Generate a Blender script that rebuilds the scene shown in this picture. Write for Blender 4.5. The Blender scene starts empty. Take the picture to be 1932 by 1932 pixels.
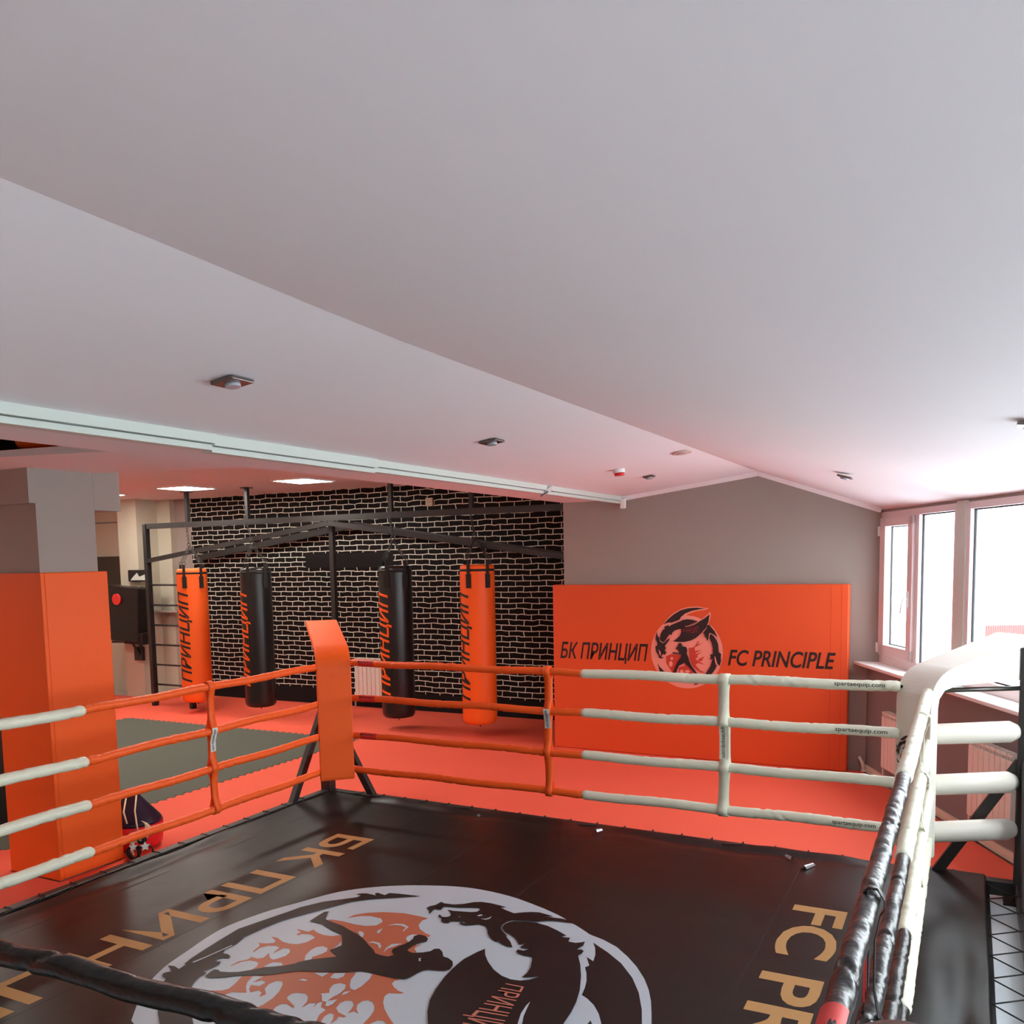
import bpy, bmesh, math, random
from mathutils import Vector, Matrix
random.seed(7)
SC = bpy.context.scene
COL = SC.collection

# ------------------------------------------------------------------ camera, world, lights, exposure
cam_d = bpy.data.cameras.new('camera')
cam = bpy.data.objects.new('camera', cam_d); COL.objects.link(cam); SC.camera = cam
EYE = Vector((0, 0, 2.35))
RT = Vector((0.89115, 0.45330, -0.01816)); DN = Vector((0.02566, -0.09039, -0.99558)); FW = Vector((-0.45294, 0.88675, -0.09218))
cam.matrix_world = Matrix(((RT.x, -DN.x, -FW.x, 0), (RT.y, -DN.y, -FW.y, 0), (RT.z, -DN.z, -FW.z, EYE.z), (0, 0, 0, 1)))
cam_d.sensor_fit = 'HORIZONTAL'; cam_d.sensor_width = 36.0
cam_d.lens = 1690.0 / 1932.0 * 36.0
cam_d.shift_y = 242.0 / 1932.0
cam_d.clip_start = 0.02; cam_d.clip_end = 300

wd = bpy.data.worlds.new('overcast'); SC.world = wd; wd.use_nodes = True
wn = wd.node_tree; wn.nodes.clear()
bg = wn.nodes.new('ShaderNodeBackground'); wo = wn.nodes.new('ShaderNodeOutputWorld')
bg.inputs[0].default_value = (0.90, 0.95, 1.0, 1); bg.inputs[1].default_value = 10.6
wn.links.new(bg.outputs[0], wo.inputs[0])

SC.view_settings.view_transform = 'Standard'; SC.view_settings.look = 'None'
SC.view_settings.gamma = 1.0; SC.view_settings.use_curve_mapping = False
SC.view_settings.exposure = 0.0
SC.display_settings.display_device = 'sRGB'
SC.cycles.max_bounces = 10; SC.cycles.diffuse_bounces = 6; SC.cycles.glossy_bounces = 4
SC.cycles.transparent_max_bounces = 12; SC.cycles.sample_clamp_indirect = 8.0
SC.cycles.use_denoising = True

LAMP_E = 42.0          # strength of the square lamp panels

# ------------------------------------------------------------------ helpers
def lin(c):
    return tuple(((v/255)/12.92 if v/255 <= .04045 else ((v/255+.055)/1.055)**2.4) for v in c)

def mat(name, rgb, rough=.5, spec=.5, metal=0., var=0., vscale=3., bump=0., bscale=40., coat=0., stretch=None):
    m = bpy.data.materials.new(name); m.use_nodes = True
    nt = m.node_tree; p = nt.nodes['Principled BSDF']
    c = lin(rgb)
    p.inputs['Base Color'].default_value = (*c, 1); p.inputs['Roughness'].default_value = rough
    p.inputs['Metallic'].default_value = metal; p.inputs['Specular IOR Level'].default_value = spec
    if coat: p.inputs['Coat Weight'].default_value = coat; p.inputs['Coat Roughness'].default_value = .25
    tc = nt.nodes.new('ShaderNodeTexCoord')
    mp = nt.nodes.new('ShaderNodeMapping')
    nt.links.new(tc.outputs['Object'], mp.inputs[0])
    if stretch: mp.inputs['Scale'].default_value = stretch
    if var:
        n = nt.nodes.new('ShaderNodeTexNoise'); n.inputs['Scale'].default_value = vscale; n.inputs['Detail'].default_value = 4
        r = nt.nodes.new('ShaderNodeMix'); r.data_type = 'RGBA'
        r.inputs[6].default_value = (*[v*(1-var) for v in c], 1); r.inputs[7].default_value = (*[min(1, v*(1+var)) for v in c], 1)
        nt.links.new(mp.outputs[0], n.inputs['Vector']); nt.links.new(n.outputs[0], r.inputs[0]); nt.links.new(r.outputs[2], p.inputs['Base Color'])
    if bump:
        n2 = nt.nodes.new('ShaderNodeTexNoise'); n2.inputs['Scale'].default_value = bscale; n2.inputs['Detail'].default_value = 3
        b = nt.nodes.new('ShaderNodeBump'); b.inputs['Strength'].default_value = bump; b.inputs['Distance'].default_value = .02
        nt.links.new(mp.outputs[0], n2.inputs['Vector']); nt.links.new(n2.outputs[0], b.inputs['Height']); nt.links.new(b.outputs[0], p.inputs['Normal'])
    return m

def emis(name, rgb, s):
    m = bpy.data.materials.new(name); m.use_nodes = True; nt = m.node_tree; nt.nodes.clear()
    e = nt.nodes.new('ShaderNodeEmission'); o = nt.nodes.new('ShaderNodeOutputMaterial')
    e.inputs[0].default_value = (*lin(rgb), 1); e.inputs[1].default_value = s
    nt.links.new(e.outputs[0], o.inputs[0]); return m

class MB:
    """collects shapes in world coordinates, then links them as one mesh object"""
    def __init__(s): s.v = []; s.f = []; s.sm = []
    def add(s, vs, fs, smooth=False):
        o = len(s.v); s.v += [Vector(q) for q in vs]
        for f in fs: s.f.append([o+i for i in f]); s.sm.append(smooth)
        return s
    def box(s, a, b):
        x0, y0, z0 = a; x1, y1, z1 = b
        return s.add([(x0,y0,z0),(x1,y0,z0),(x1,y1,z0),(x0,y1,z0),(x0,y0,z1),(x1,y0,z1),(x1,y1,z1),(x0,y1,z1)],
              [(0,3,2,1),(4,5,6,7),(0,1,5,4),(1,2,6,5),(2,3,7,6),(3,0,4,7)])
    def obox(s, c, ax, ay, az):
        """box round c with half-axis vectors"""
        c, ax, ay, az = map(Vector, (c, ax, ay, az))
        if ax.cross(ay).dot(az) < 0: ax = -ax
        P = [c+i*ax+j*ay+k*az for k in (-1, 1) for (i, j) in ((-1,-1),(1,-1),(1,1),(-1,1))]
        return s.add(P, [(0,3,2,1),(4,5,6,7),(0,1,5,4),(1,2,6,5),(2,3,7,6),(3,0,4,7)])
    def bar(s, a, b, w, h=None, up=(0,0,1)):
        a, b = Vector(a), Vector(b); d = (b-a).normalized(); u = Vector(up)
        if abs(d.dot(u)) > .98: u = Vector((0, 1, 0))
        r = d.cross(u).normalized(); u = r.cross(d)
        return s.obox((a+b)/2, (b-a)/2, r*(w/2), u*((h or w)/2))
    def prism(s, poly, fn, t0, t1):
        """poly of 2D points, fn(a,b,t)->world, thickness t0..t1"""
        n = len(poly)
        vs = [fn(a, b, t0) for a, b in poly]+[fn(a, b, t1) for a, b in poly]
        fs = [tuple(range(n))[::-1], tuple(range(n, 2*n))]+[(i, (i+1) % n, n+(i+1) % n, n+i) for i in range(n)]
        return s.add(vs, fs)
    def tube(s, pts, r, seg=12, cap=True, smooth=True):
        """r: number or fn(i, ang)"""
        pts = [Vector(p) for p in pts]; n = len(pts); base = len(s.v); ref = None; vs = []
        for i, p in enumerate(pts):
            d = (pts[min(i+1, n-1)]-pts[max(i-1, 0)]).normalized()
            if ref is None:
                ref = Vector((0, 0, 1)) if abs(d.z) < .9 else Vector((1, 0, 0))
            ref = (ref-d*ref.dot(d)).normalized(); q = d.cross(ref)
            for k in range(seg):
                a = 2*math.pi*k/seg; rr = r(i, a) if callable(r) else r
                vs.append(p+(ref*math.cos(a)+q*math.sin(a))*rr)
        fs = [(i*seg+k, i*seg+(k+1) % seg, (i+1)*seg+(k+1) % seg, (i+1)*seg+k) for i in range(n-1) for k in range(seg)]
        s.add(vs, fs, smooth)
        if cap:
            s.f.append([base+k for k in range(seg)][::-1]); s.sm.append(False)
            s.f.append([base+(n-1)*seg+k for k in range(seg)]); s.sm.append(False)
        return s
    def lathe(s, c, prof, seg=32):
        vs = []; c = Vector(c)
        for r, z in prof:
            for k in range(seg):
                a = 2*math.pi*k/seg; vs.append(c+Vector((r*math.cos(a), r*math.sin(a), z)))
        n = len(prof)
        fs = [(i*seg+k, i*seg+(k+1) % seg, (i+1)*seg+(k+1) % seg, (i+1)*seg+k) for i in range(n-1) for k in range(seg)]
        fs += [tuple(range(seg))[::-1], tuple((n-1)*seg+k for k in range(seg))]
        return s.add(vs, fs, True)
    def torus(s, c, R, r, ax1, ax2, seg=14, ms=6, stretch=1.):
        c, ax1, ax2 = Vector(c), Vector(ax1), Vector(ax2); n = ax1.cross(ax2).normalized(); vs = []
        for i in range(seg):
            a = 2*math.pi*i/seg; d = ax1*math.cos(a)+ax2*math.sin(a); p = c+ax1*math.cos(a)*R*stretch+ax2*math.sin(a)*R
            for k in range(ms):
                b = 2*math.pi*k/ms; vs.append(p+(d*math.cos(b)+n*math.sin(b))*r)
        fs = [(i*ms+k, ((i+1) % seg)*ms+k, ((i+1) % seg)*ms+(k+1) % ms, i*ms+(k+1) % ms) for i in range(seg) for k in range(ms)]
        return s.add(vs, fs, True)
    def chain(s, a, b, L=.05, r=.005):
        a, b = Vector(a), Vector(b); d = (b-a); n = max(1, int(d.length/(L*.72))); d.normalize()
        u = d.orthogonal().normalized(); w = d.cross(u)
        for i in range(n):
            p = a+(b-a)*((i+.5)/n); s.torus(p, L*.28, r, d, u if i % 2 else w, 10, 5, 1.8)
        return s
    def build(s, name, m, parent=None, bevel=0., origin=None, **kw):
        lo = Vector((min(v.x for v in s.v), min(v.y for v in s.v), min(v.z for v in s.v)))
        hi = Vector((max(v.x for v in s.v), max(v.y for v in s.v), max(v.z for v in s.v)))
        org = Vector(origin) if origin is not None else Vector(((lo.x+hi.x)/2, (lo.y+hi.y)/2, lo.z))
        me = bpy.data.meshes.new(name); me.from_pydata([v-org for v in s.v], [], s.f)
        me.polygons.foreach_set('use_smooth', s.sm)
        bm = bmesh.new(); bm.from_mesh(me)
        big = [f for f in bm.faces if len(f.verts) > 4]
        if big: bmesh.ops.triangulate(bm, faces=big)
        bm.to_mesh(me); bm.free(); me.update()
        o = bpy.data.objects.new(name, me); COL.objects.link(o)
        if m: me.materials.append(m)
        put(o, org, parent)
        if bevel:
            b = o.modifiers.new('bevel', 'BEVEL'); b.width = bevel; b.segments = 2; b.limit_method = 'ANGLE'; b.angle_limit = .7
        tag(o, **kw); return o

WLOC = {}
def put(o, loc, parent):
    WLOC[o.name] = Vector(loc)
    if parent: o.parent = parent; o.location = Vector(loc)-WLOC[parent.name]
    else: o.location = loc

def tag(o, label=None, cat=None, group=None, kind=None):
    if label: o['label'] = label
    if cat: o['category'] = cat
    if group: o['group'] = group
    if kind: o['kind'] = kind
    return o

def empty(name, loc, label, cat, group=None):
    o = bpy.data.objects.new(name, None); COL.objects.link(o); o.empty_display_size = .1
    put(o, loc, None); return tag(o, label, cat, group)

def quad(name, m, pts, **kw):
    return MB().add(pts, [tuple(range(len(pts)))]).build(name, m, **kw)

_tc = {}
def text2d(body, bold=0., shear=0., cuts=0):
    """flat glyph mesh, height of capitals 1, starting at x = 0; returns verts, faces, width"""
    key = (body, bold, shear, cuts)
    if key not in _tc:
        c = bpy.data.curves.new('glyphs', 'FONT'); c.body = body; c.size = 1/.729; c.shear = shear; c.offset = bold; c.resolution_u = 4
        o = bpy.data.objects.new('glyphs', c); COL.objects.link(o)
        dg = bpy.context.evaluated_depsgraph_get(); me = bpy.data.meshes.new_from_object(o.evaluated_get(dg))
        if cuts:
            bm = bmesh.new(); bm.from_mesh(me)
            for i in range(-cuts//3, cuts+1):
                bmesh.ops.bisect_plane(bm, geom=bm.verts[:]+bm.edges[:]+bm.faces[:], plane_co=(0, (i+.5)/cuts, 0), plane_no=(0, 1, 0))
            bm.to_mesh(me); bm.free()
        vs = [(v.co.x, v.co.y) for v in me.vertices]; fs = [tuple(p.vertices) for p in me.polygons]
        x0 = min(v[0] for v in vs); vs = [(a-x0, b) for a, b in vs]
        bpy.data.objects.remove(o); bpy.data.curves.remove(c); bpy.data.meshes.remove(me)
        _tc[key] = (vs, fs, max(v[0] for v in vs))
    return _tc[key]

def lettering(body, fn, m, parent, name='lettering', bold=.012, shear=0., cuts=0):
    """fn(u in 0..1 along the line, v in 0..1 up the capitals) -> world"""
    w = text2d(body, bold, shear)[2]; done = ''
    for word in body.split(' '):            # one mesh per word
        done = (done+' '+word).strip(); vs, fs, ww = text2d(word, bold, shear, cuts); off = text2d(done, bold, shear)[2]-ww
        o = MB().add([fn((a+off)/w, b) for a, b in vs], fs).build(name, m, parent)
    return o

def polys(data, fn, dz, mats, parent, name='emblem_print'):
    """stacked flat printed shapes: each later one dz further out; one mesh per colour"""
    by = {}
    for i, (c, pl) in enumerate(data):
        mb = by.setdefault(c, MB()); vs = [fn(a, b, dz*(i+1)) for a, b in pl]
        n = len(pl); ar = sum(pl[k][0]*pl[(k+1) % n][1]-pl[(k+1) % n][0]*pl[k][1] for k in range(n))
        mb.add(vs if ar > 0 else vs[::-1], [tuple(range(n))])
    for c, mb in by.items():
        o = mb.build(name, mats[c][0], parent); o['label'] = mats[c][1]
CANVAS_PRINT=[
('w',[(-3.608,2.882),(-3.627,2.905),(-3.656,2.938),(-3.688,2.976),(-3.721,3.015),(-3.749,3.050),(-3.772,3.082),(-3.794,3.112),(-3.815,3.142),(-3.835,3.173),(-3.853,3.205),(-3.871,3.239),(-3.887,3.274),(-3.902,3.310),(-3.916,3.346),(-3.929,3.383),(-3.939,3.420),(-3.947,3.458),(-3.954,3.496),(-3.961,3.534),(-3.968,3.572),(-3.976,3.611),(-3.984,3.649),(-3.992,3.687),(-3.999,3.725),(-4.005,3.762),(-4.010,3.798),(-4.014,3.832),(-4.017,3.867),(-4.018,3.903),(-4.015,3.945),(-4.008,3.993),(-3.997,4.047),(-3.985,4.103),(-3.970,4.158),(-3.956,4.208),(-3.941,4.252),(-3.925,4.291),(-3.909,4.328),(-3.890,4.368),(-3.869,4.412),(-3.847,4.463),(-3.823,4.520),(-3.797,4.579),(-3.769,4.635),(-3.737,4.687),(-3.701,4.732),(-3.662,4.775),(-3.620,4.815),(-3.576,4.852),(-3.531,4.886),(-3.483,4.919),(-3.433,4.948),(-3.382,4.975),(-3.329,5.000),(-3.275,5.023),(-3.220,5.045),(-3.165,5.066),(-3.108,5.084),(-3.050,5.099),(-2.989,5.109),(-2.926,5.114),(-2.861,5.114),(-2.794,5.111),(-2.725,5.103),(-2.656,5.091),(-2.582,5.073),(-2.505,5.048),(-2.427,5.020),(-2.355,4.992),(-2.291,4.964),(-2.236,4.939),(-2.189,4.912),(-2.147,4.886),(-2.109,4.861),(-2.074,4.839),(-2.042,4.818),(-2.012,4.797),(-1.986,4.779),(-1.965,4.764),(-1.950,4.752),(-1.842,4.638),(-1.751,4.509),(-1.677,4.370),(-1.622,4.223),(-1.586,4.069),(-1.570,3.913),(-1.573,3.756),(-1.597,3.600),(-1.641,3.449),(-1.703,3.304),(-1.783,3.169),(-1.880,3.044),(-1.992,2.934),(-2.117,2.838),(-2.253,2.759),(-2.398,2.698),(-2.550,2.656),(-2.705,2.633),(-2.863,2.631),(-3.019,2.649),(-3.172,2.686),(-3.319,2.743),(-3.457,2.818)]),
('w',[(-1.965,4.758),(-1.915,4.739),(-1.844,4.713),(-1.741,4.655),(-1.641,4.561),(-1.557,4.467),(-1.474,4.351),(-1.415,4.245),(-1.369,4.140),(-1.332,4.037),(-1.295,3.924),(-1.241,3.751),(-1.277,3.734),(-1.336,3.905),(-1.382,4.038),(-1.450,4.191),(-1.536,4.336),(-1.646,4.469),(-1.761,4.567),(-1.885,4.653),(-1.848,4.590),(-1.815,4.511),(-1.795,4.430),(-1.795,4.371),(-1.809,4.343),(-1.775,4.281),(-1.741,4.200),(-1.721,4.129),(-1.706,4.049),(-1.667,4.027),(-1.612,3.979),(-1.558,3.909),(-1.511,3.824),(-1.436,3.660),(-1.468,3.645),(-1.551,3.805),(-1.594,3.869),(-1.631,3.904),(-1.631,3.840),(-1.624,3.770),(-1.613,3.577),(-1.654,3.557),(-1.672,3.748),(-1.669,3.834),(-1.690,3.954),(-1.735,4.097),(-1.786,4.234),(-1.846,4.362),(-1.891,4.438),(-1.986,4.623)]),
('k',[(-1.849,4.465),(-1.795,4.430),(-1.815,4.511),(-1.848,4.590),(-1.885,4.653),(-1.761,4.567),(-1.646,4.469),(-1.536,4.336),(-1.450,4.191),(-1.382,4.038),(-1.308,3.824),(-1.436,3.660),(-1.511,3.824),(-1.558,3.909),(-1.612,3.979),(-1.667,4.027),(-1.706,4.049),(-1.721,4.129),(-1.741,4.200),(-1.775,4.281),(-1.809,4.343),(-1.795,4.371)]),
('o',[(-3.417,4.344),(-3.401,4.408),(-3.349,4.467),(-3.260,4.520),(-3.130,4.560),(-3.006,4.559),(-2.947,4.551),(-2.962,4.509),(-2.946,4.441),(-2.905,4.393),(-2.841,4.357),(-2.799,4.344),(-2.794,4.318),(-2.859,4.329),(-2.758,4.088),(-2.840,4.027),(-2.850,3.977),(-2.955,3.997),(-3.222,4.169),(-3.509,4.274),(-3.488,4.288),(-3.404,4.294),(-3.311,4.288),(-3.236,4.295),(-3.180,4.328),(-3.175,4.391),(-3.214,4.429),(-3.292,4.433),(-3.351,4.409),(-3.387,4.372)]),
('o',[(-2.812,4.110),(-2.806,4.161),(-2.784,4.213),(-2.778,4.204),(-2.791,4.155),(-2.749,4.116),(-2.758,4.088)]),
('o',[(-3.588,4.081),(-3.550,4.082),(-3.502,4.078),(-3.492,4.118),(-3.446,4.093),(-3.387,4.081),(-3.330,4.088),(-3.287,4.127),(-3.234,4.062),(-3.217,3.990),(-3.214,3.925),(-3.115,3.866),(-3.185,3.817),(-3.275,3.713),(-3.267,3.704),(-3.323,3.649),(-3.445,3.559),(-3.456,3.546),(-3.457,3.591),(-3.475,3.625),(-3.505,3.638),(-3.546,3.632),(-3.577,3.600),(-3.592,3.533),(-3.598,3.539),(-3.596,3.596),(-3.570,3.632),(-3.566,3.658),(-3.577,3.670),(-3.524,3.668),(-3.500,3.692),(-3.511,3.741),(-3.522,3.758),(-3.467,3.708),(-3.437,3.695),(-3.423,3.710),(-3.401,3.764),(-3.412,3.813),(-3.443,3.844),(-3.479,3.837),(-3.490,3.759),(-3.495,3.770),(-3.508,3.833),(-3.540,3.842),(-3.584,3.826),(-3.609,3.787),(-3.602,3.717),(-3.616,3.737),(-3.631,3.805),(-3.665,3.831),(-3.618,3.844),(-3.583,3.869),(-3.594,3.897),(-3.658,3.931),(-3.611,3.933),(-3.548,3.904),(-3.496,3.900),(-3.445,3.913),(-3.445,3.914),(-3.413,3.955),(-3.407,4.008),(-3.411,4.032),(-3.463,4.053),(-3.512,4.037),(-3.525,4.008),(-3.543,4.029),(-3.537,4.058),(-3.578,4.070)]),
('o',[(-3.215,3.643),(-3.044,3.711),(-2.830,3.793),(-2.752,3.798),(-2.673,3.798),(-2.645,3.796),(-2.665,3.771),(-2.658,3.739),(-2.623,3.710),(-2.583,3.689),(-2.543,3.683),(-2.558,3.667),(-2.615,3.646),(-2.614,3.608),(-2.585,3.555),(-2.540,3.503),(-2.480,3.451),(-2.416,3.401),(-2.445,3.387),(-2.480,3.404),(-2.505,3.397),(-2.521,3.352),(-2.550,3.338),(-2.560,3.405),(-2.574,3.460),(-2.595,3.496),(-2.632,3.533),(-2.668,3.540),(-2.689,3.521),(-2.689,3.479),(-2.668,3.444),(-2.629,3.408),(-2.664,3.419),(-2.681,3.388),(-2.690,3.433),(-2.704,3.472),(-2.735,3.499),(-2.768,3.489),(-2.779,3.456),(-2.765,3.407),(-2.730,3.379),(-2.668,3.364),(-2.675,3.347),(-2.704,3.347),(-2.692,3.318),(-2.695,3.270),(-2.712,3.317),(-2.737,3.353),(-2.762,3.355),(-2.767,3.317),(-2.748,3.266),(-2.777,3.270),(-2.800,3.320),(-2.801,3.372),(-2.840,3.382),(-2.870,3.432),(-2.882,3.408),(-2.872,3.357),(-2.889,3.404),(-2.920,3.390),(-2.923,3.334),(-2.942,3.398),(-2.971,3.442),(-3.004,3.460),(-3.049,3.448),(-3.049,3.448),(-3.069,3.431),(-3.067,3.395),(-3.056,3.378),(-2.968,3.333),(-2.961,3.316),(-3.024,3.336),(-3.045,3.322),(-3.051,3.288),(-3.035,3.247),(-3.008,3.212),(-3.109,3.219),(-3.133,3.246),(-3.124,3.282),(-3.126,3.353),(-3.147,3.424),(-3.183,3.492),(-3.209,3.514),(-3.240,3.504),(-3.252,3.460),(-3.236,3.413),(-3.187,3.369),(-3.198,3.330),(-3.222,3.374),(-3.252,3.383),(-3.276,3.349),(-3.307,3.373),(-3.333,3.414),(-3.316,3.415),(-3.283,3.422),(-3.279,3.470),(-3.313,3.478),(-3.344,3.440),(-3.344,3.488),(-3.337,3.515),(-3.395,3.500),(-3.374,3.434),(-3.347,3.392),(-3.292,3.338),(-3.366,3.311),(-3.379,3.279),(-3.365,3.231),(-3.389,3.220),(-3.441,3.228),(-3.458,3.257),(-3.504,3.263),(-3.427,3.302),(-3.409,3.333),(-3.422,3.396),(-3.449,3.471),(-3.319,3.543),(-3.216,3.644)]),
('w',[(-3.264,3.763),(-3.301,3.815),(-3.318,3.878),(-3.316,3.926),(-3.290,3.953),(-3.248,3.946),(-3.224,3.909),(-3.229,3.871),(-3.253,3.814),(-3.234,3.783)]),
('w',[(-3.226,4.207),(-3.203,4.217),(-3.170,4.193),(-3.153,4.150),(-3.181,4.163)]),
('w',[(-2.904,4.239),(-2.917,4.277),(-2.904,4.309),(-2.873,4.316),(-2.878,4.288),(-2.862,4.245),(-2.865,4.207)]),
('w',[(-3.118,4.349),(-3.083,4.399),(-3.038,4.413),(-2.984,4.390),(-2.976,4.321),(-2.987,4.329),(-2.993,4.373),(-3.033,4.388),(-3.080,4.377)]),
('w',[(-3.107,4.235),(-3.126,4.265),(-3.118,4.309),(-3.094,4.241)]),
('w',[(-3.074,4.098),(-3.061,4.129),(-3.013,4.127),(-2.976,4.095),(-2.967,4.063),(-2.984,4.079),(-3.008,4.104),(-3.048,4.111)]),
('w',[(-2.916,4.027),(-2.939,4.088),(-2.937,4.143),(-2.886,4.178),(-2.902,4.135),(-2.924,4.083)]),
('w',[(-2.847,3.626),(-2.882,3.681),(-2.907,3.764),(-2.879,3.785),(-2.816,3.784),(-2.796,3.731),(-2.786,3.644),(-2.793,3.597),(-2.820,3.599)]),
('w',[(-2.998,3.653),(-3.011,3.705),(-2.957,3.735),(-2.942,3.694),(-2.953,3.658)]),
('w',[(-2.894,3.516),(-2.921,3.552),(-2.932,3.597),(-2.911,3.626),(-2.872,3.624),(-2.848,3.586),(-2.842,3.530),(-2.851,3.488),(-2.849,3.432),(-2.876,3.434),(-2.912,3.478),(-2.930,3.490)]),
('w',[(-2.823,3.520),(-2.830,3.555),(-2.807,3.581),(-2.807,3.546)]),
('w',[(-3.114,3.662),(-3.039,3.697),(-3.044,3.642)]),
('w',[(-2.829,3.400),(-2.851,3.441),(-2.812,3.478),(-2.803,3.426),(-2.812,3.399)]),
('w',[(-3.133,3.560),(-3.122,3.580),(-3.090,3.579),(-3.091,3.563)]),
('w',[(-3.414,3.599),(-3.413,3.637),(-3.403,3.667),(-3.356,3.681),(-3.331,3.658),(-3.369,3.624)]),
('k',[(-3.183,4.837),(-3.346,4.814),(-3.410,4.798),(-3.414,4.756),(-3.444,4.761),(-3.482,4.771),(-3.495,4.752),(-3.464,4.725),(-3.497,4.728),(-3.544,4.730),(-3.578,4.715),(-3.602,4.690),(-3.555,4.683),(-3.564,4.644),(-3.716,4.495),(-3.794,4.356),(-3.820,4.253),(-3.881,4.048),(-3.916,3.928),(-3.900,3.757),(-3.879,3.589),(-3.866,3.506),(-3.846,3.437),(-3.832,3.437),(-3.824,3.381),(-3.876,3.397),(-3.918,3.387),(-3.872,3.366),(-3.841,3.341),(-3.858,3.326),(-3.864,3.304),(-3.839,3.278),(-3.798,3.272),(-3.785,3.240),(-3.766,3.213),(-3.667,3.105),(-3.550,2.993),(-3.451,2.917),(-3.320,2.847),(-3.178,2.913),(-3.301,2.987),(-3.440,3.099),(-3.571,3.219),(-3.602,3.259),(-3.629,3.308),(-3.646,3.356),(-3.648,3.412),(-3.678,3.414),(-3.671,3.434),(-3.662,3.472),(-3.662,3.514),(-3.678,3.549),(-3.709,3.535),(-3.718,3.565),(-3.707,3.588),(-3.691,3.596),(-3.668,3.597),(-3.681,3.622),(-3.717,3.637),(-3.746,3.632),(-3.773,3.674),(-3.771,3.712),(-3.766,3.752),(-3.795,3.854),(-3.781,4.000),(-3.761,4.113),(-3.744,4.166),(-3.635,4.395),(-3.547,4.571),(-3.459,4.655),(-3.358,4.724),(-3.256,4.792)]),
('w',[(-3.824,3.475),(-3.810,3.473),(-3.796,3.556),(-3.774,3.732),(-3.783,3.739),(-3.805,3.565)]),
('k',[(-3.592,4.201),(-3.600,4.282),(-3.603,4.359),(-3.581,4.377),(-3.563,4.341),(-3.521,4.268),(-3.444,4.248),(-3.353,4.228),(-3.279,4.196),(-3.213,4.174),(-3.146,4.140),(-3.101,4.111),(-3.050,4.073),(-2.985,4.031),(-2.951,3.999),(-2.905,3.991),(-2.862,3.994),(-2.840,4.027),(-2.877,4.057),(-2.892,4.085),(-2.884,4.125),(-2.868,4.168),(-2.861,4.209),(-2.861,4.252),(-2.878,4.288),(-2.859,4.320),(-2.816,4.317),(-2.781,4.289),(-2.768,4.251),(-2.790,4.223),(-2.810,4.183),(-2.810,4.123),(-2.802,4.103),(-2.761,4.092),(-2.709,4.122),(-2.679,4.154),(-2.675,4.191),(-2.649,4.203),(-2.611,4.173),(-2.577,4.125),(-2.539,4.120),(-2.497,4.094),(-2.471,4.051),(-2.462,4.001),(-2.483,3.975),(-2.526,3.961),(-2.564,3.954),(-2.587,3.932),(-2.599,3.885),(-2.607,3.834),(-2.624,3.803),(-2.670,3.794),(-2.747,3.790),(-2.827,3.790),(-2.896,3.779),(-2.955,3.739),(-3.038,3.703),(-3.211,3.639),(-3.212,3.638),(-3.316,3.541),(-3.408,3.494),(-3.468,3.462),(-3.504,3.430),(-3.543,3.400),(-3.599,3.374),(-3.626,3.377),(-3.640,3.432),(-3.641,3.460),(-3.619,3.466),(-3.592,3.454),(-3.542,3.469),(-3.498,3.493),(-3.451,3.540),(-3.408,3.593),(-3.326,3.652),(-3.276,3.713),(-3.282,3.721),(-3.234,3.783),(-3.189,3.821),(-3.121,3.875),(-3.214,3.925),(-3.191,4.002),(-3.234,4.062),(-3.287,4.127),(-3.362,4.144),(-3.425,4.169),(-3.497,4.203),(-3.547,4.201)]),
('w',[(-2.689,4.045),(-2.680,4.061),(-2.675,4.040),(-2.660,4.025),(-2.669,4.017)]),
('k',[(-3.040,4.681),(-3.037,4.714),(-3.013,4.749),(-3.009,4.807),(-2.975,4.795),(-2.908,4.804),(-2.856,4.839),(-2.813,4.891),(-2.769,4.916),(-2.701,4.922),(-2.632,4.913),(-2.576,4.904),(-2.612,4.887),(-2.583,4.868),(-2.492,4.836),(-2.448,4.872),(-2.401,4.901),(-2.352,4.915),(-2.305,4.906),(-2.246,4.895),(-2.292,4.870),(-2.255,4.874),(-2.188,4.884),(-2.138,4.878),(-2.084,4.854),(-2.124,4.845),(-2.203,4.838),(-2.253,4.818),(-2.305,4.777),(-2.386,4.758),(-2.448,4.737),(-2.468,4.706),(-2.476,4.651),(-2.463,4.601),(-2.431,4.566),(-2.374,4.517),(-2.378,4.509),(-2.322,4.455),(-2.276,4.392),(-2.318,4.392),(-2.354,4.407),(-2.393,4.432),(-2.395,4.414),(-2.444,4.445),(-2.494,4.496),(-2.526,4.551),(-2.564,4.590),(-2.611,4.597),(-2.643,4.568),(-2.674,4.547),(-2.714,4.550),(-2.732,4.571),(-2.725,4.581),(-2.701,4.571),(-2.692,4.582),(-2.713,4.598),(-2.739,4.582),(-2.796,4.563),(-2.785,4.539),(-2.817,4.525),(-2.846,4.541),(-2.864,4.577),(-2.894,4.593),(-2.911,4.616),(-2.903,4.624),(-2.876,4.601),(-2.848,4.607),(-2.835,4.628),(-2.847,4.667),(-2.874,4.693),(-2.908,4.717),(-2.859,4.711),(-2.803,4.726),(-2.747,4.740),(-2.715,4.761),(-2.715,4.805),(-2.736,4.822),(-2.779,4.807),(-2.851,4.774),(-2.953,4.749),(-2.940,4.695),(-2.953,4.689),(-2.982,4.699),(-2.981,4.660),(-2.970,4.612),(-2.981,4.614),(-3.005,4.657)]),
('w',[(-2.686,4.710),(-2.668,4.734),(-2.654,4.725),(-2.671,4.705)]),
('w',[(-2.641,4.674),(-2.611,4.687),(-2.600,4.712),(-2.596,4.739),(-2.589,4.698),(-2.604,4.673)]),
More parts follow.
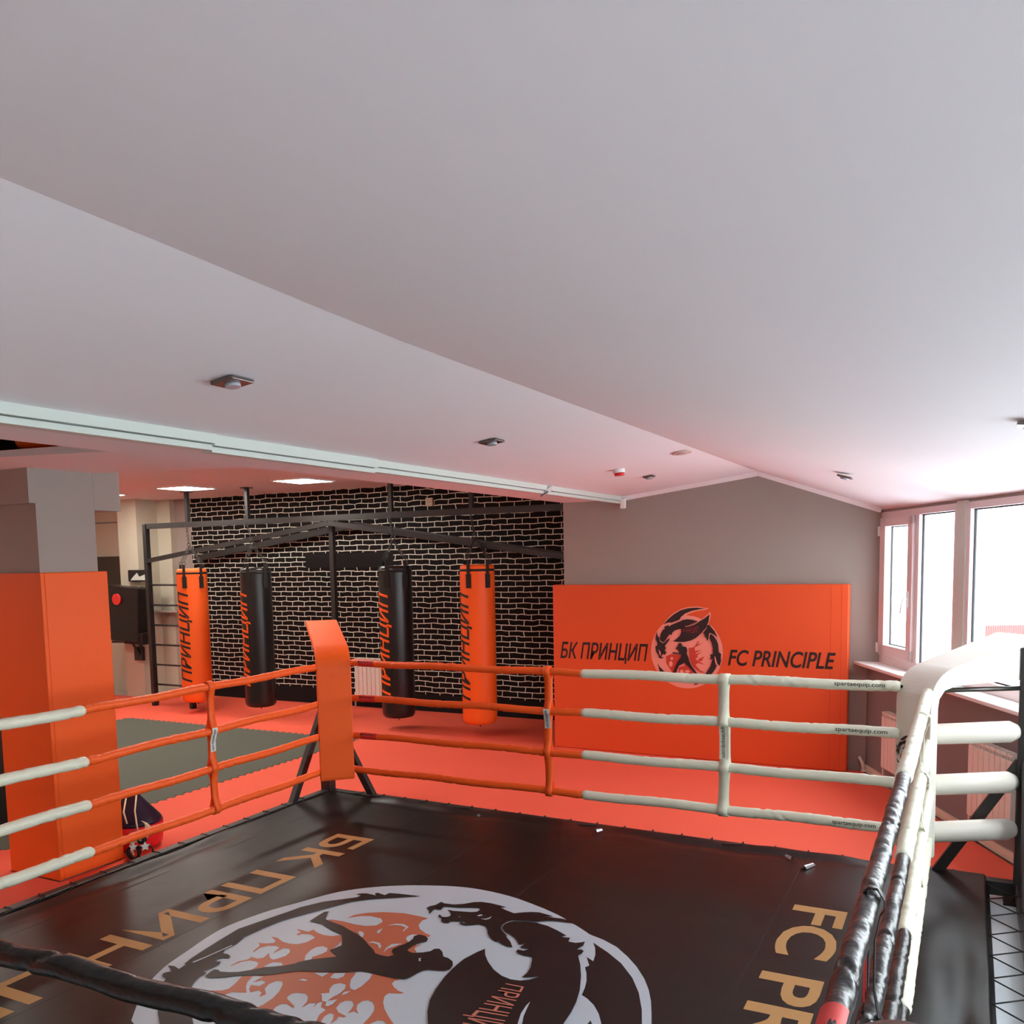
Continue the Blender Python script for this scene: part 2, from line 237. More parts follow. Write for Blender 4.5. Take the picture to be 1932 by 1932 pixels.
('w',[(-2.782,4.640),(-2.773,4.652),(-2.769,4.640)]),
('k',[(-2.410,4.309),(-2.372,4.241),(-2.316,4.171),(-2.242,4.100),(-2.170,4.055),(-2.109,4.039),(-2.056,4.047),(-2.018,4.076),(-2.000,4.101),(-1.983,4.125),(-1.992,4.128),(-2.027,4.104),(-2.064,4.084),(-2.060,4.139),(-2.074,4.212),(-2.104,4.292),(-2.123,4.331),(-2.166,4.324),(-2.210,4.334),(-2.233,4.355),(-2.237,4.378),(-2.221,4.379),(-2.198,4.377),(-2.183,4.403),(-2.186,4.421),(-2.201,4.407),(-2.229,4.407),(-2.239,4.415),(-2.231,4.444),(-2.232,4.470),(-2.245,4.451),(-2.259,4.438),(-2.284,4.472),(-2.320,4.508),(-2.366,4.541),(-2.411,4.561),(-2.446,4.594),(-2.457,4.610),(-2.466,4.656),(-2.457,4.696),(-2.435,4.725),(-2.380,4.746),(-2.298,4.762),(-2.220,4.747),(-2.141,4.713),(-2.058,4.666),(-2.079,4.643),(-2.062,4.637),(-2.028,4.649),(-2.016,4.595),(-1.972,4.596),(-1.947,4.614),(-1.928,4.635),(-1.917,4.582),(-1.931,4.519),(-1.906,4.530),(-1.886,4.514),(-1.885,4.478),(-1.894,4.449),(-1.841,4.354),(-1.786,4.233),(-1.732,4.087),(-1.699,3.961),(-1.682,3.855),(-1.673,3.748),(-1.649,3.555),(-2.157,3.316),(-2.265,3.471),(-2.326,3.563),(-2.377,3.665),(-2.413,3.781),(-2.442,3.918),(-2.452,4.026),(-2.454,4.143),(-2.430,4.252)]),
('w',[(-1.910,3.868),(-1.911,3.824),(-1.900,3.743),(-1.873,3.655),(-1.847,3.580),(-1.825,3.573),(-1.854,3.664),(-1.877,3.726),(-1.895,3.802)])]
WALL_PRINT=[
('p',[(0.420,0.000),(0.416,0.055),(0.406,0.109),(0.388,0.161),(0.364,0.210),(0.333,0.256),(0.297,0.297),(0.256,0.333),(0.210,0.364),(0.161,0.388),(0.109,0.406),(0.055,0.416),(0.000,0.420),(-0.055,0.416),(-0.109,0.406),(-0.161,0.388),(-0.210,0.364),(-0.256,0.333),(-0.297,0.297),(-0.333,0.256),(-0.364,0.210),(-0.388,0.161),(-0.406,0.109),(-0.416,0.055),(-0.420,0.000),(-0.416,-0.055),(-0.406,-0.109),(-0.388,-0.161),(-0.364,-0.210),(-0.333,-0.256),(-0.297,-0.297),(-0.256,-0.333),(-0.210,-0.364),(-0.161,-0.388),(-0.109,-0.406),(-0.055,-0.416),(-0.000,-0.420),(0.055,-0.416),(0.109,-0.406),(0.161,-0.388),(0.210,-0.364),(0.256,-0.333),(0.297,-0.297),(0.333,-0.256),(0.364,-0.210),(0.388,-0.161),(0.406,-0.109),(0.416,-0.055)]),
('p',[(-0.291,0.289),(-0.271,0.318),(-0.232,0.371),(-0.154,0.444),(-0.067,0.492),(0.020,0.516),(0.124,0.524),(0.261,0.502),(0.209,0.483),(0.115,0.470),(0.044,0.446),(-0.019,0.412),(-0.052,0.374),(0.020,0.392),(0.091,0.383),(0.148,0.363),(0.209,0.406),(0.275,0.463),(0.284,0.444),(0.275,0.384),(0.257,0.332),(0.233,0.276),(-0.028,0.238),(-0.271,0.233)]),
('k',[(-0.271,0.309),(-0.222,0.367),(-0.149,0.429),(-0.067,0.478),(0.020,0.502),(0.115,0.510),(0.219,0.502),(0.139,0.489),(0.058,0.470),(-0.014,0.441),(-0.062,0.402),(-0.081,0.369),(-0.125,0.352),(-0.173,0.334),(-0.202,0.336),(-0.237,0.326)]),
('o',[(-0.242,-0.058),(-0.174,-0.027),(-0.125,-0.030),(-0.057,-0.042),(-0.096,-0.110),(-0.125,-0.174),(-0.150,-0.261),(-0.194,-0.200),(-0.233,-0.139)]),
('o',[(0.029,0.046),(0.077,0.056),(0.106,0.076),(0.139,0.133),(0.149,0.124),(0.125,0.086),(0.191,0.116),(0.144,0.082),(0.096,0.057),(0.101,0.015),(0.177,0.031),(0.115,-0.004),(0.106,-0.023),(0.182,0.008),(0.130,-0.031),(0.130,-0.079),(0.210,-0.043),(0.177,-0.100),(0.139,-0.097),(0.220,-0.141),(0.139,-0.121),(0.106,-0.141),(0.163,-0.205),(0.225,-0.226),(0.163,-0.228),(0.116,-0.197),(0.068,-0.152),(0.039,-0.082)]),
('o',[(-0.086,-0.177),(-0.028,-0.160),(-0.004,-0.140),(0.063,-0.204),(0.106,-0.273),(0.068,-0.318),(-0.052,-0.323),(-0.091,-0.282)]),
('p',[(-0.159,-0.141),(-0.161,-0.156),(-0.168,-0.168),(-0.176,-0.175),(-0.186,-0.175),(-0.195,-0.169),(-0.201,-0.158),(-0.203,-0.143),(-0.201,-0.128),(-0.195,-0.117),(-0.186,-0.110),(-0.176,-0.109),(-0.168,-0.116),(-0.161,-0.127)]),
('p',[(-0.028,-0.232),(-0.031,-0.244),(-0.037,-0.254),(-0.047,-0.260),(-0.058,-0.261),(-0.068,-0.256),(-0.074,-0.246),(-0.077,-0.234),(-0.074,-0.221),(-0.068,-0.211),(-0.058,-0.205),(-0.047,-0.205),(-0.037,-0.210),(-0.031,-0.219)]),
('p',[(0.044,-0.219),(0.041,-0.226),(0.033,-0.232),(0.022,-0.236),(0.009,-0.237),(-0.003,-0.234),(-0.011,-0.229),(-0.014,-0.221),(-0.011,-0.214),(-0.003,-0.208),(0.009,-0.204),(0.022,-0.204),(0.033,-0.207),(0.041,-0.212)]),
('p',[(0.049,-0.257),(0.046,-0.263),(0.038,-0.268),(0.026,-0.272),(0.014,-0.272),(0.002,-0.270),(-0.006,-0.265),(-0.009,-0.259),(-0.006,-0.253),(0.002,-0.248),(0.014,-0.244),(0.026,-0.244),(0.038,-0.246),(0.046,-0.251)]),
('p',[(0.146,-0.073),(0.145,-0.080),(0.140,-0.086),(0.134,-0.090),(0.126,-0.090),(0.119,-0.087),(0.115,-0.082),(0.113,-0.074),(0.115,-0.067),(0.119,-0.061),(0.126,-0.058),(0.134,-0.058),(0.140,-0.061),(0.145,-0.066)]),
('p',[(0.173,-0.148),(0.170,-0.156),(0.162,-0.163),(0.151,-0.167),(0.138,-0.167),(0.126,-0.164),(0.118,-0.158),(0.116,-0.150),(0.118,-0.142),(0.126,-0.135),(0.138,-0.131),(0.151,-0.130),(0.162,-0.133),(0.170,-0.140)]),
('p',[(-0.152,-0.079),(-0.154,-0.086),(-0.158,-0.092),(-0.165,-0.096),(-0.173,-0.096),(-0.180,-0.093),(-0.184,-0.087),(-0.186,-0.080),(-0.184,-0.073),(-0.180,-0.067),(-0.173,-0.063),(-0.165,-0.063),(-0.158,-0.066),(-0.154,-0.072)]),
('k',[(-0.261,0.285),(-0.212,0.305),(-0.193,0.298),(-0.125,0.335),(-0.052,0.367),(0.020,0.378),(0.082,0.371),(0.139,0.354),(-0.014,0.288),(-0.052,0.251),(-0.064,0.265),(-0.091,0.260),(-0.125,0.250),(-0.164,0.221),(-0.169,0.192),(-0.193,0.201),(-0.222,0.162),(-0.252,0.118),(-0.276,0.101),(-0.304,0.122),(-0.308,0.160),(-0.298,0.208),(-0.271,0.252),(-0.249,0.266)]),
('k',[(0.270,0.437),(0.209,0.387),(0.148,0.351),(0.091,0.325),(-0.014,0.288),(-0.057,0.251),(-0.062,0.213),(-0.076,0.185),(-0.115,0.146),(-0.154,0.121),(-0.096,0.115),(-0.014,0.118),(0.058,0.136),(0.115,0.166),(0.177,0.223),(0.229,0.285),(0.257,0.351)]),
('k',[(-0.345,0.231),(-0.335,0.179),(-0.311,0.150),(-0.306,0.112),(-0.272,0.099),(-0.237,0.119),(-0.188,0.165),(-0.203,0.124),(-0.232,0.090),(-0.252,0.066),(-0.237,0.038),(-0.252,0.013),(-0.232,-0.010),(-0.257,-0.044),(-0.262,-0.021),(-0.287,-0.045),(-0.297,-0.070),(-0.262,-0.064),(-0.287,-0.086),(-0.321,-0.075),(-0.326,-0.047),(-0.356,-0.004),(-0.363,0.058),(-0.341,0.063),(-0.338,0.092),(-0.360,0.135),(-0.355,0.188)]),
('p',[(-0.326,0.021),(-0.301,-0.008),(-0.297,-0.051),(-0.311,-0.037)]),
('p',[(-0.316,0.148),(-0.304,0.117),(-0.276,0.096),(-0.247,0.111),(-0.247,0.116),(-0.276,0.103),(-0.299,0.122)]),
('k',[(-0.115,0.046),(-0.096,0.070),(-0.091,0.094),(-0.067,0.107),(-0.047,0.091),(-0.043,0.067),(0.001,0.059),(0.015,0.026),(0.008,-0.017),(0.025,-0.049),(0.039,-0.101),(0.063,-0.152),(0.106,-0.207),(0.149,-0.276),(0.121,-0.287),(0.111,-0.254),(0.068,-0.204),(0.020,-0.158),(-0.023,-0.122),(-0.038,-0.137),(-0.081,-0.158),(-0.106,-0.211),(-0.125,-0.269),(-0.179,-0.274),(-0.150,-0.251),(-0.125,-0.174),(-0.096,-0.110),(-0.062,-0.062),(-0.057,-0.033),(-0.091,-0.029),(-0.130,-0.021),(-0.164,-0.020),(-0.149,-0.003),(-0.115,-0.009),(-0.081,-0.015),(-0.091,0.018),(-0.120,0.036)]),
('k',[(0.233,0.304),(0.266,0.323),(0.294,0.287),(0.327,0.250),(0.364,0.177),(0.322,0.208),(0.280,0.226),(0.322,0.189),(0.350,0.148),(0.369,0.102),(0.376,0.014),(0.402,-0.008),(0.398,-0.050),(0.402,-0.083),(0.389,-0.144),(0.361,-0.117),(0.342,-0.174),(0.305,-0.227),(0.258,-0.285),(0.187,-0.345),(0.092,-0.378),(0.116,-0.349),(0.187,-0.284),(0.234,-0.230),(0.281,-0.153),(0.309,-0.063),(0.272,-0.078),(0.286,-0.045),(0.276,-0.022),(0.309,-0.011),(0.309,0.054),(0.295,0.114),(0.266,0.174),(0.243,0.132),(0.233,0.173),(0.196,0.191),(0.224,0.187),(0.196,0.229)]),
('p',[(0.269,0.221),(0.280,0.226),(0.322,0.203),(0.318,0.201),(0.280,0.219),(0.264,0.160),(0.259,0.165)]),
('p',[(0.328,-0.039),(0.337,-0.038),(0.358,-0.117),(0.347,-0.141),(0.333,-0.081)]),
('k',[(-0.336,-0.139),(-0.307,-0.186),(-0.258,-0.232),(-0.204,-0.285),(-0.155,-0.323),(-0.194,-0.315),(-0.258,-0.275),(-0.302,-0.267),(-0.312,-0.224)]),
('p',[(-0.203,0.296),(-0.173,0.316),(-0.125,0.336),(-0.076,0.356),(-0.047,0.369),(-0.045,0.364),(-0.076,0.350),(-0.125,0.329),(-0.168,0.311),(-0.198,0.291)]),
('p',[(-0.014,0.296),(0.044,0.304),(0.091,0.320),(0.148,0.355),(0.151,0.350),(0.096,0.315),(0.044,0.298),(-0.004,0.290)]),
('p',[(0.193,0.233),(0.229,0.278),(0.236,0.295),(0.239,0.285),(0.231,0.271),(0.199,0.228)])]
WING_TEXT_QUAD=[(-2.108, 3.986), (-2.005, 3.991), (-1.904, 3.485), (-2.113, 3.455)]

# ------------------------------------------------------------------ materials
M = {}
M['ceil'] = mat('ceiling_paint', (240, 234, 237), .75, var=.02, vscale=.7)
M['wall'] = mat('grey_wall_paint', (158, 149, 142), .8, var=.04, vscale=1.2, bump=.05, bscale=120)
M['wall_light'] = mat('pale_wall_paint', (196, 194, 176), .8, var=.03, vscale=1.5)
M['wall_low'] = mat('grey_brown_wall_paint', (134, 122, 122), .8, var=.04)
M['white'] = mat('white_plastic', (238, 238, 236), .35)
M['trimw'] = mat('white_trim', (206, 212, 204), .45)
M['tile'] = mat('pale_floor_tile', (226, 232, 236), .12, var=.02)
M['red'] = mat('red_foam_mat', (236, 98, 74), .75, spec=.25, var=.05, vscale=1.3, bump=.15, bscale=260)
M['green'] = mat('green_foam_mat', (88, 94, 84), .8, spec=.25, var=.05, vscale=2, bump=.15, bscale=260)
M['orange'] = mat('orange_vinyl', (246, 98, 28), .5, spec=.3, var=.03, vscale=2, bump=.04, bscale=60)
M['panel'] = mat('orange_panel_vinyl', (226, 84, 36), .5, var=.03, vscale=1.2, bump=.03, bscale=30)
M['orope'] = mat('orange_rope_sleeve', (248, 98, 36), .45, spec=.3, var=.05, vscale=8, bump=.35, bscale=22)
M['wrope'] = mat('white_rope_sleeve', (226, 228, 206), .38, var=.03, vscale=8, bump=.3, bscale=22)
M['krope'] = mat('black_rope_sleeve', (17, 15, 15), .30, bump=.45, bscale=14, spec=.5)
M['wpad'] = mat('white_vinyl', (228, 224, 212), .4, bump=.05, bscale=12)
M['kpad'] = mat('dark_brown_vinyl', (62, 48, 44), .4, bump=.05)
M['canvas'] = mat('black_canvas_vinyl', (23, 20, 19), .36, spec=.28, var=.18, vscale=1.6, bump=.22, bscale=2.6)
M['black'] = mat('black_vinyl', (24, 23, 23), .32, bump=.05, bscale=20)
M['strap'] = mat('black_webbing', (22, 21, 20), .7)
M['steel'] = mat('black_painted_steel', (38, 36, 35), .42, spec=.5)
M['chain'] = mat('dull_steel', (90, 88, 84), .35, metal=.9)
M['chrome'] = mat('brushed_chrome', (120, 112, 108), .25, metal=.8)
M['tan'] = mat('tan_print', (186, 140, 84), .6, var=.04)
M['pw'] = mat('white_print', (180, 191, 200), .45, var=.03)
M['po'] = mat('orange_print', (178, 92, 60), .5, var=.04)
M['pk'] = mat('black_print', (21, 18, 17), .44, spec=.24, var=.1, vscale=1.6, bump=.22, bscale=2.6)
M['pp'] = mat('pink_print', (246, 152, 134), .5)
M['por'] = mat('red_print', (206, 66, 48), .5)
M['pbk'] = mat('dark_print', (44, 30, 32), .5)
M['ink'] = mat('black_ink', (30, 28, 28), .6)
M['tagred'] = mat('red_label', (214, 48, 42), .5)
M['rad'] = mat('radiator_enamel', (232, 222, 212), .35)
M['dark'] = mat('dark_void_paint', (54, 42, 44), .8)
M['navy'] = mat('navy_leather', (26, 20, 44), .35)
M['redl'] = mat('red_leather', (226, 34, 42), .35)
M['ivory'] = mat('ivory_cloth', (238, 226, 186), .7)
M['lamp'] = emis('lamp_panel_glow', (255, 248, 236), LAMP_E)
M['frame'] = mat('window_pvc', (232, 216, 216), .35)
M['rubber'] = mat('black_rubber_gasket', (36, 42, 46), .6)
M['fence'] = mat('red_corrugated_sheet', (196, 96, 92), .5)
M['ground'] = mat('snowy_ground', (225, 230, 232), .9)
M['teal'] = mat('teal_cladding', (150, 196, 192), .7)
M['grey'] = mat('grey_plastic', (120, 124, 132), .5)
M['pinkcov'] = mat('pinkish_plastic', (206, 170, 164), .5)  # even pinkish tone of the round ceiling cover

g = bpy.data.materials.new('window_glass'); g.use_nodes = True
nt = g.node_tree; nt.nodes.clear()
tr = nt.nodes.new('ShaderNodeBsdfTransparent'); gl = nt.nodes.new('ShaderNodeBsdfGlossy'); mx = nt.nodes.new('ShaderNodeMixShader'); oo = nt.nodes.new('ShaderNodeOutputMaterial')
tr.inputs[0].default_value = (.95, .97, .97, 1); gl.inputs['Roughness'].default_value = .02; mx.inputs[0].default_value = .06
nt.links.new(tr.outputs[0], mx.inputs[1]); nt.links.new(gl.outputs[0], mx.inputs[2]); nt.links.new(mx.outputs[0], oo.inputs[0])
M['glass'] = g

# hand-painted brick wall: black bricks, pale wobbly joints
bk = bpy.data.materials.new('painted_brick_pattern'); bk.use_nodes = True
nt = bk.node_tree; p = nt.nodes['Principled BSDF']; p.inputs['Roughness'].default_value = .7; p.inputs['Specular IOR Level'].default_value = .2
tc = nt.nodes.new('ShaderNodeTexCoord'); sx = nt.nodes.new('ShaderNodeSeparateXYZ'); cb = nt.nodes.new('ShaderNodeCombineXYZ')
nt.links.new(tc.outputs['Object'], sx.inputs[0]); nt.links.new(sx.outputs[0], cb.inputs[0]); nt.links.new(sx.outputs[2], cb.inputs[1])
nz = nt.nodes.new('ShaderNodeTexNoise'); nz.inputs['Scale'].default_value = 5.; nz.inputs['Detail'].default_value = 3
nt.links.new(cb.outputs[0], nz.inputs['Vector'])
vm = nt.nodes.new('ShaderNodeVectorMath'); vm.operation = 'MULTIPLY_ADD'
nt.links.new(nz.outputs['Color'], vm.inputs[0]); vm.inputs[1].default_value = (.07, .05, 0); nt.links.new(cb.outputs[0], vm.inputs[2])
br = nt.nodes.new('ShaderNodeTexBrick')
br.inputs['Color1'].default_value = (*lin((20, 12, 11)), 1); br.inputs['Color2'].default_value = (*lin((12, 9, 9)), 1); br.inputs['Mortar'].default_value = (*lin((228, 232, 218)), 1)
br.inputs['Scale'].default_value = 1.; br.inputs['Mortar Size'].default_value = .0068; br.inputs['Mortar Smooth'].default_value = .25
br.inputs['Brick Width'].default_value = .245; br.inputs['Row Height'].default_value = .0815; br.offset = .5
nt.links.new(vm.outputs[0], br.inputs['Vector'])
# the two places with no joints: a band along the floor and a solid black board
def rng(sock, a, b):
    m1 = nt.nodes.new('ShaderNodeMath'); m1.operation = 'GREATER_THAN'; m1.inputs[1].default_value = a; nt.links.new(sock, m1.inputs[0])
    m2 = nt.nodes.new('ShaderNodeMath'); m2.operation = 'LESS_THAN'; m2.inputs[1].default_value = b; nt.links.new(sock, m2.inputs[0])
    m3 = nt.nodes.new('ShaderNodeMath'); m3.operation = 'MULTIPLY'; nt.links.new(m1.outputs[0], m3.inputs[0]); nt.links.new(m2.outputs[0], m3.inputs[1]); return m3.outputs[0]
BX = -8.15   # object origin X of the brick wall
r1 = rng(sx.outputs[2], -1, .26)
ra = rng(sx.outputs[2], 2.235, 2.47); rb = rng(sx.outputs[0], -9.715-BX, -7.98-BX)
mm = nt.nodes.new('ShaderNodeMath'); mm.operation = 'MULTIPLY'; nt.links.new(ra, mm.inputs[0]); nt.links.new(rb, mm.inputs[1])
ad = nt.nodes.new('ShaderNodeMath'); ad.operation = 'MAXIMUM'; nt.links.new(mm.outputs[0], ad.inputs[0]); nt.links.new(r1, ad.inputs[1])
mixc = nt.nodes.new('ShaderNodeMix'); mixc.data_type = 'RGBA'
nt.links.new(ad.outputs[0], mixc.inputs[0]); nt.links.new(br.outputs[0], mixc.inputs[6]); mixc.inputs[7].default_value = (*lin((24, 22, 24)), 1)
nt.links.new(mixc.outputs[2], p.inputs['Base Color'])

# ------------------------------------------------------------------ window-wall coordinates: t along the wall from the far corner, n outward
WP = Vector((-.95, 10.15)); WU = Vector((.4472, -.8944)); WN = Vector((.8944, .4472))
def W(t, n, z):
    q = WP+WU*t+WN*n; return Vector((q.x, q.y, z))
def wbox(mb, t0, t1, n0, n1, z0, z1):
    c = W((t0+t1)/2, (n0+n1)/2, (z0+z1)/2)
    return mb.obox(c, Vector((WU.x, WU.y, 0))*((t1-t0)/2), Vector((WN.x, WN.y, 0))*((n1-n0)/2), Vector((0, 0, (z1-z0)/2)))
WT = 15.2     # length of the window wall

# ------------------------------------------------------------------ room shell
S = dict(kind='structure')
YN = -4.0; XL = -15.0; YB = 11.62
MB().box((XL, YN, -.13), (8, 12.2, -.03)).build('floor', M['tile'], **S)
# brick wall and the grey wall left of it
MB().box((-12.25, YB, -.03), (-3.2, YB+.15, 3.6)).build('wall_back', bk, origin=(BX, YB, 0), **S)
MB().box((XL, YB, -.03), (-13.0, YB+.15, 3.6)).build('wall_back_left', M['wall_light'], **S)
MB().box((-13.0, YB, -.03), (-12.25, YB+.15, 3.6)).build('wall_back_niche', M['wall'], **S)
# grey gable wall
gp = [(-4.44, -.03), (-.72, -.03), (-.72, 2.79), (-.93, 2.83), (-2.09, 3.27), (-3.7, 3.06), (-4.44, 3.06)]
MB().prism(gp, lambda a, b, t: (a, t, b), 10.13, 10.28).build('wall_gable', M['wall'], **S)
MB().box((-3.35, 10.28, -.03), (-3.2, YB, 3.6)).build('wall_alcove_right', M['wall'], **S)
MB().box((XL-.15, YN, -.03), (XL, YB+.15, 4.4)).build('wall_left', M['wall_light'], **S)
MB().box((XL, YN-.15, -.03), (8, YN, 4.4)).build('wall_near', M['wall_light'], **S)
# window wall: lower part, strip over the windows
wbox(MB(), -.1, WT, 0, .3, -.03, 1.14).build('wall_right', M['wall_low'], **S)
mb = MB(); wbox(mb, -.1, WT, .116, .3, 2.74, 3.0)
mb.build('wall_right_header', M['wall'], **S)
# ceilings
def eave(Y):
    q = WP+WN*.116; return q.x+.5*(q.y-Y)
def rz(Y): q = max(0, min(1, (3.4-Y)/2.3)); return 3.235+.045*q*q*(3-2*q)
mb = MB(); ys = [10.28-i*(10.28-YN)/24 for i in range(25)]; ns = 8
vs = []
for Y in ys:
    xe = eave(Y)
    for k in range(ns+1):
        s_ = k/ns; vs.append((-2.09+s_*(xe+2.09), Y, rz(Y)+s_*(2.772-rz(Y))))
fs = [(i*(ns+1)+k, i*(ns+1)+k+1, (i+1)*(ns+1)+k+1, (i+1)*(ns+1)+k) for i in range(24) for k in range(ns)]
top = [(x, y, z+.06) for x, y, z in vs]
n_ = len(vs)
mb.add(vs, fs, True); mb.add(top, [f[::-1] for f in fs], True)
mb.build('ceiling_right_slope', M['ceil'], **S)
mb = MB(); vs = [v for Y in ys for v in ((-3.70, Y, 3.03), (-2.9, Y, (3.03+rz(Y))/2), (-2.09, Y, rz(Y)))]
fs = [(3*i+k, 3*i+k+1, 3*i+4+k, 3*i+3+k) for i in range(24) for k in (0, 1)]
mb.add(vs, fs, True); mb.add([(x, y, z+.06) for x, y, z in vs], [f[::-1] for f in fs], True).build('ceiling_left_slope', M['ceil'], **S)
MB().box((-4.44, YN, 3.0), (-3.66, 10.28, 3.12)).build('ceiling_soffit', M['ceil'], **S)
# riser between the soffit and the higher back ceiling
MB().box((-4.44, 4.75, 3.12), (-4.36, YB, 3.6)).box((-4.44, 10.28, 3.0), (-3.2, YB, 3.48)).build('ceiling_riser', M['ceil'], **S)
MB().box((XL, 4.75, 3.48), (-4.40, YB, 3.6)).build('ceiling_back', M['ceil'], **S)
mb = MB()
mb.prism([(-4.44, 3.0), (-6.0, 3.05), (XL, 3.05), (XL, 3.11), (-6.0, 3.085), (-4.44, 3.05)], lambda a, b, t: (a, t, b), 3.62, 4.75)
mb.box((XL, YN, 3.05), (-8.0, 3.62, 3.11))
mb.box((XL, 4.70, 3.1), (-4.44, 4.75, 3.6))
mb.build('ceiling_slab', M['ceil'], **S)
# opening in the ceiling left of the soffit
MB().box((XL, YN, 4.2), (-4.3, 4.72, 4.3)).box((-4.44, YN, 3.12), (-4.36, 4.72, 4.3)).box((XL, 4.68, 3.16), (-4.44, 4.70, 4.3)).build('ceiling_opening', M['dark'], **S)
# column with its two stub beams
MB().box((-6.5, 4.27, -.03), (-6.03, 4.76, 3.10)).box((-6.47, 4.76, 2.77), (-6.028, 5.0, 3.12)).box((-6.5, 4.2, 2.80), (-6.0, 4.27, 3.06)).box((-10.5, 4.2, 2.80), (-6.5, 4.6, 3.08)).build('wall_column', M['wall'], **S)
# back-left pillar, pilaster, little ledge
MB().box((-13.42, 11.05, -.03), (-12.95, YB, 3.48)).build('wall_pillar', M['wall_light'], **S)
MB().box((-12.95, 11.5, -.03), (-12.62, YB, 3.48)).build('wall_pilaster', M['wall_light'], **S)

# trims
mb = MB()
for (y0, y1, zb, w) in ((YN, 3.65, 2.955, .07), (3.65, 5.15, 2.945, .06), (5.15, 10.1, 2.955, .045)):
    mb.box((-3.70-w/2, y0, zb+.035), (-3.70+w, y1, 3.045)); mb.box((-3.70-w/2, y0, zb), (-3.70+w*.6, y1, zb+.03))
mb.build('trim_1', M['trimw'], **S)
def cornice(a, b):
    a, b = Vector(a), Vector(b); m_ = MB(); m_.bar(a, b, .035, .05); m_.bar(a-Vector((0, .012, -.018)), b-Vector((0, .012, -.018)), .05, .018); return m_
cornice((-3.66, 10.112, 3.015), (-2.09, 10.112, 3.215)).build('trim_2', M['ceil'], **S)
cornice((-2.09, 10.112, 3.215), (-.83, 10.112, 2.765)).build('trim_3', M['ceil'], **S)
mb = MB(); wbox(mb, 0, WT, -.018, 0, 0, .07); wbox(mb, 0, WT, -.026, 0, 0, .03)
mb.build('baseboard_right', mat('cream_baseboard', (222, 206, 186), .5), **S)

# ------------------------------------------------------------------ windows
def window(nm, t0, t1, split):
    root = bpy.data.objects.new(nm, None); COL.objects.link(root); put(root, W((t0+t1)/2, .15, 1.2), None); root['kind'] = 'structure'
    z0, z1, n0, n1 = 1.18, 2.745, .10, .18
    f = MB(); wbox(f, t0, t0+.06, n0, n1, z0, z1); wbox(f, t1-.06, t1, n0, n1, z0, z1); wbox(f, t0, t1, n0, n1, z1-.06, z1); wbox(f, t0, t1, n0, n1, z0, z0+.09)
    cuts = [t0+.06]+split+[t1-.06]
    for c in split: wbox(f, c-.035, c+.035, n0, n1, z0+.09, z1-.06)
    f.build('frame', M['frame'], root, bevel=.004)
    for i in range(len(cuts)-1):
        a = cuts[i]+(.035 if i else 0); b = cuts[i+1]-(.035 if i < len(cuts)-2 else 0); c0, c1 = z0+.09, z1-.06
        if nm == 'window_1' and i == 0:      # opening sash, thicker
            s_ = MB(); sw = .13
            wbox(s_, a, a+sw, n0-.03, n0+.03, c0, c1); wbox(s_, b-sw+.02, b, n0-.03, n0+.03, c0, c1); wbox(s_, a, b, n0-.03, n0+.03, c0, c0+.11); wbox(s_, a, b, n0-.03, n0+.03, c1-.09, c1)
            sh = s_.build('sash', M['frame'], root, bevel=.006)
            h = MB(); wbox(h, b-.075, b-.045, n0-.045, n0-.03, 1.80, 1.95)
            h.tube([W(b-.06, n0-.04, 1.88), W(b-.06, n0-.075, 1.88), W(b-.075, n0-.085, 1.85), W(b-.11, n0-.085, 1.74)], .009, 8)
            h.build('handle', M['white'], sh)
            for zz in (1.34, 2.55):
                k = MB(); k.tube([W(a-.01, n0-.035, zz-.05), W(a-.01, n0-.035, zz+.05)], .012, 8); k.build('hinge', M['white'], sh)
            a, b, c0, c1 = a+sw, b-sw+.02, c0+.11, c1-.09
        r = MB()
        for (ta, tb, za, zb) in ((a, a+.012, c0, c1), (b-.012, b, c0, c1), (a, b, c0, c0+.012), (a, b, c1-.012, c1)): wbox(r, ta, tb, n0+.035, n0+.05, za, zb)
        r.build('gasket', M['rubber'], root)
        gp_ = MB(); wbox(gp_, a, b, n0+.038, n0+.044, c0, c1); gp_.build('pane', M['glass'], root)
window('window_1', .05, 1.70, [.92])
window('window_2', 1.86, 3.9, [])
window('window_3', 4.06, 6.1, [])
window('window_4', 6.26, 8.3, [])
window('window_5', 8.46, 10.5, [])
window('window_6', 10.66, 12.7, [])
window('window_7', 12.86, 14.9, [])
mb = MB()
for t in (-.03, 1.70, 3.9, 6.1, 8.3, 10.5, 12.7, 14.9): wbox(mb, t, t+(.16 if t > 0 else .08), .09, .22, 1.14, 2.76)
mb.build('trim_4', M['trimw'], **S)
mb = MB(); wbox(mb, -.08, WT, -.12, .19, 1.145, 1.18)
mb.build('trim_5', M['white'], bevel=.008, **S)
# light portals in the window plane
for (a, b) in ((.05, 1.7), (1.86, 3.9), (4.06, 6.1), (6.26, 8.3), (8.46, 10.5), (10.66, 12.7), (12.86, 14.9)):
    ld = bpy.data.lights.new('window_portal', 'AREA'); ld.shape = 'RECTANGLE'; ld.size = b-a; ld.size_y = 1.5; ld.cycles.is_portal = True
    lo = bpy.data.objects.new('window_portal', ld); COL.objects.link(lo)
    z_ = Vector((WN.x, WN.y, 0)); x_ = Vector((WU.x, WU.y, 0)); y_ = z_.cross(x_)
    c = W((a+b)/2, .26, 1.96)
    lo.matrix_world = Matrix(((x_.x, y_.x, z_.x, c.x), (x_.y, y_.y, z_.y, c.y), (x_.z, y_.z, z_.z, c.z), (0, 0, 0, 1)))

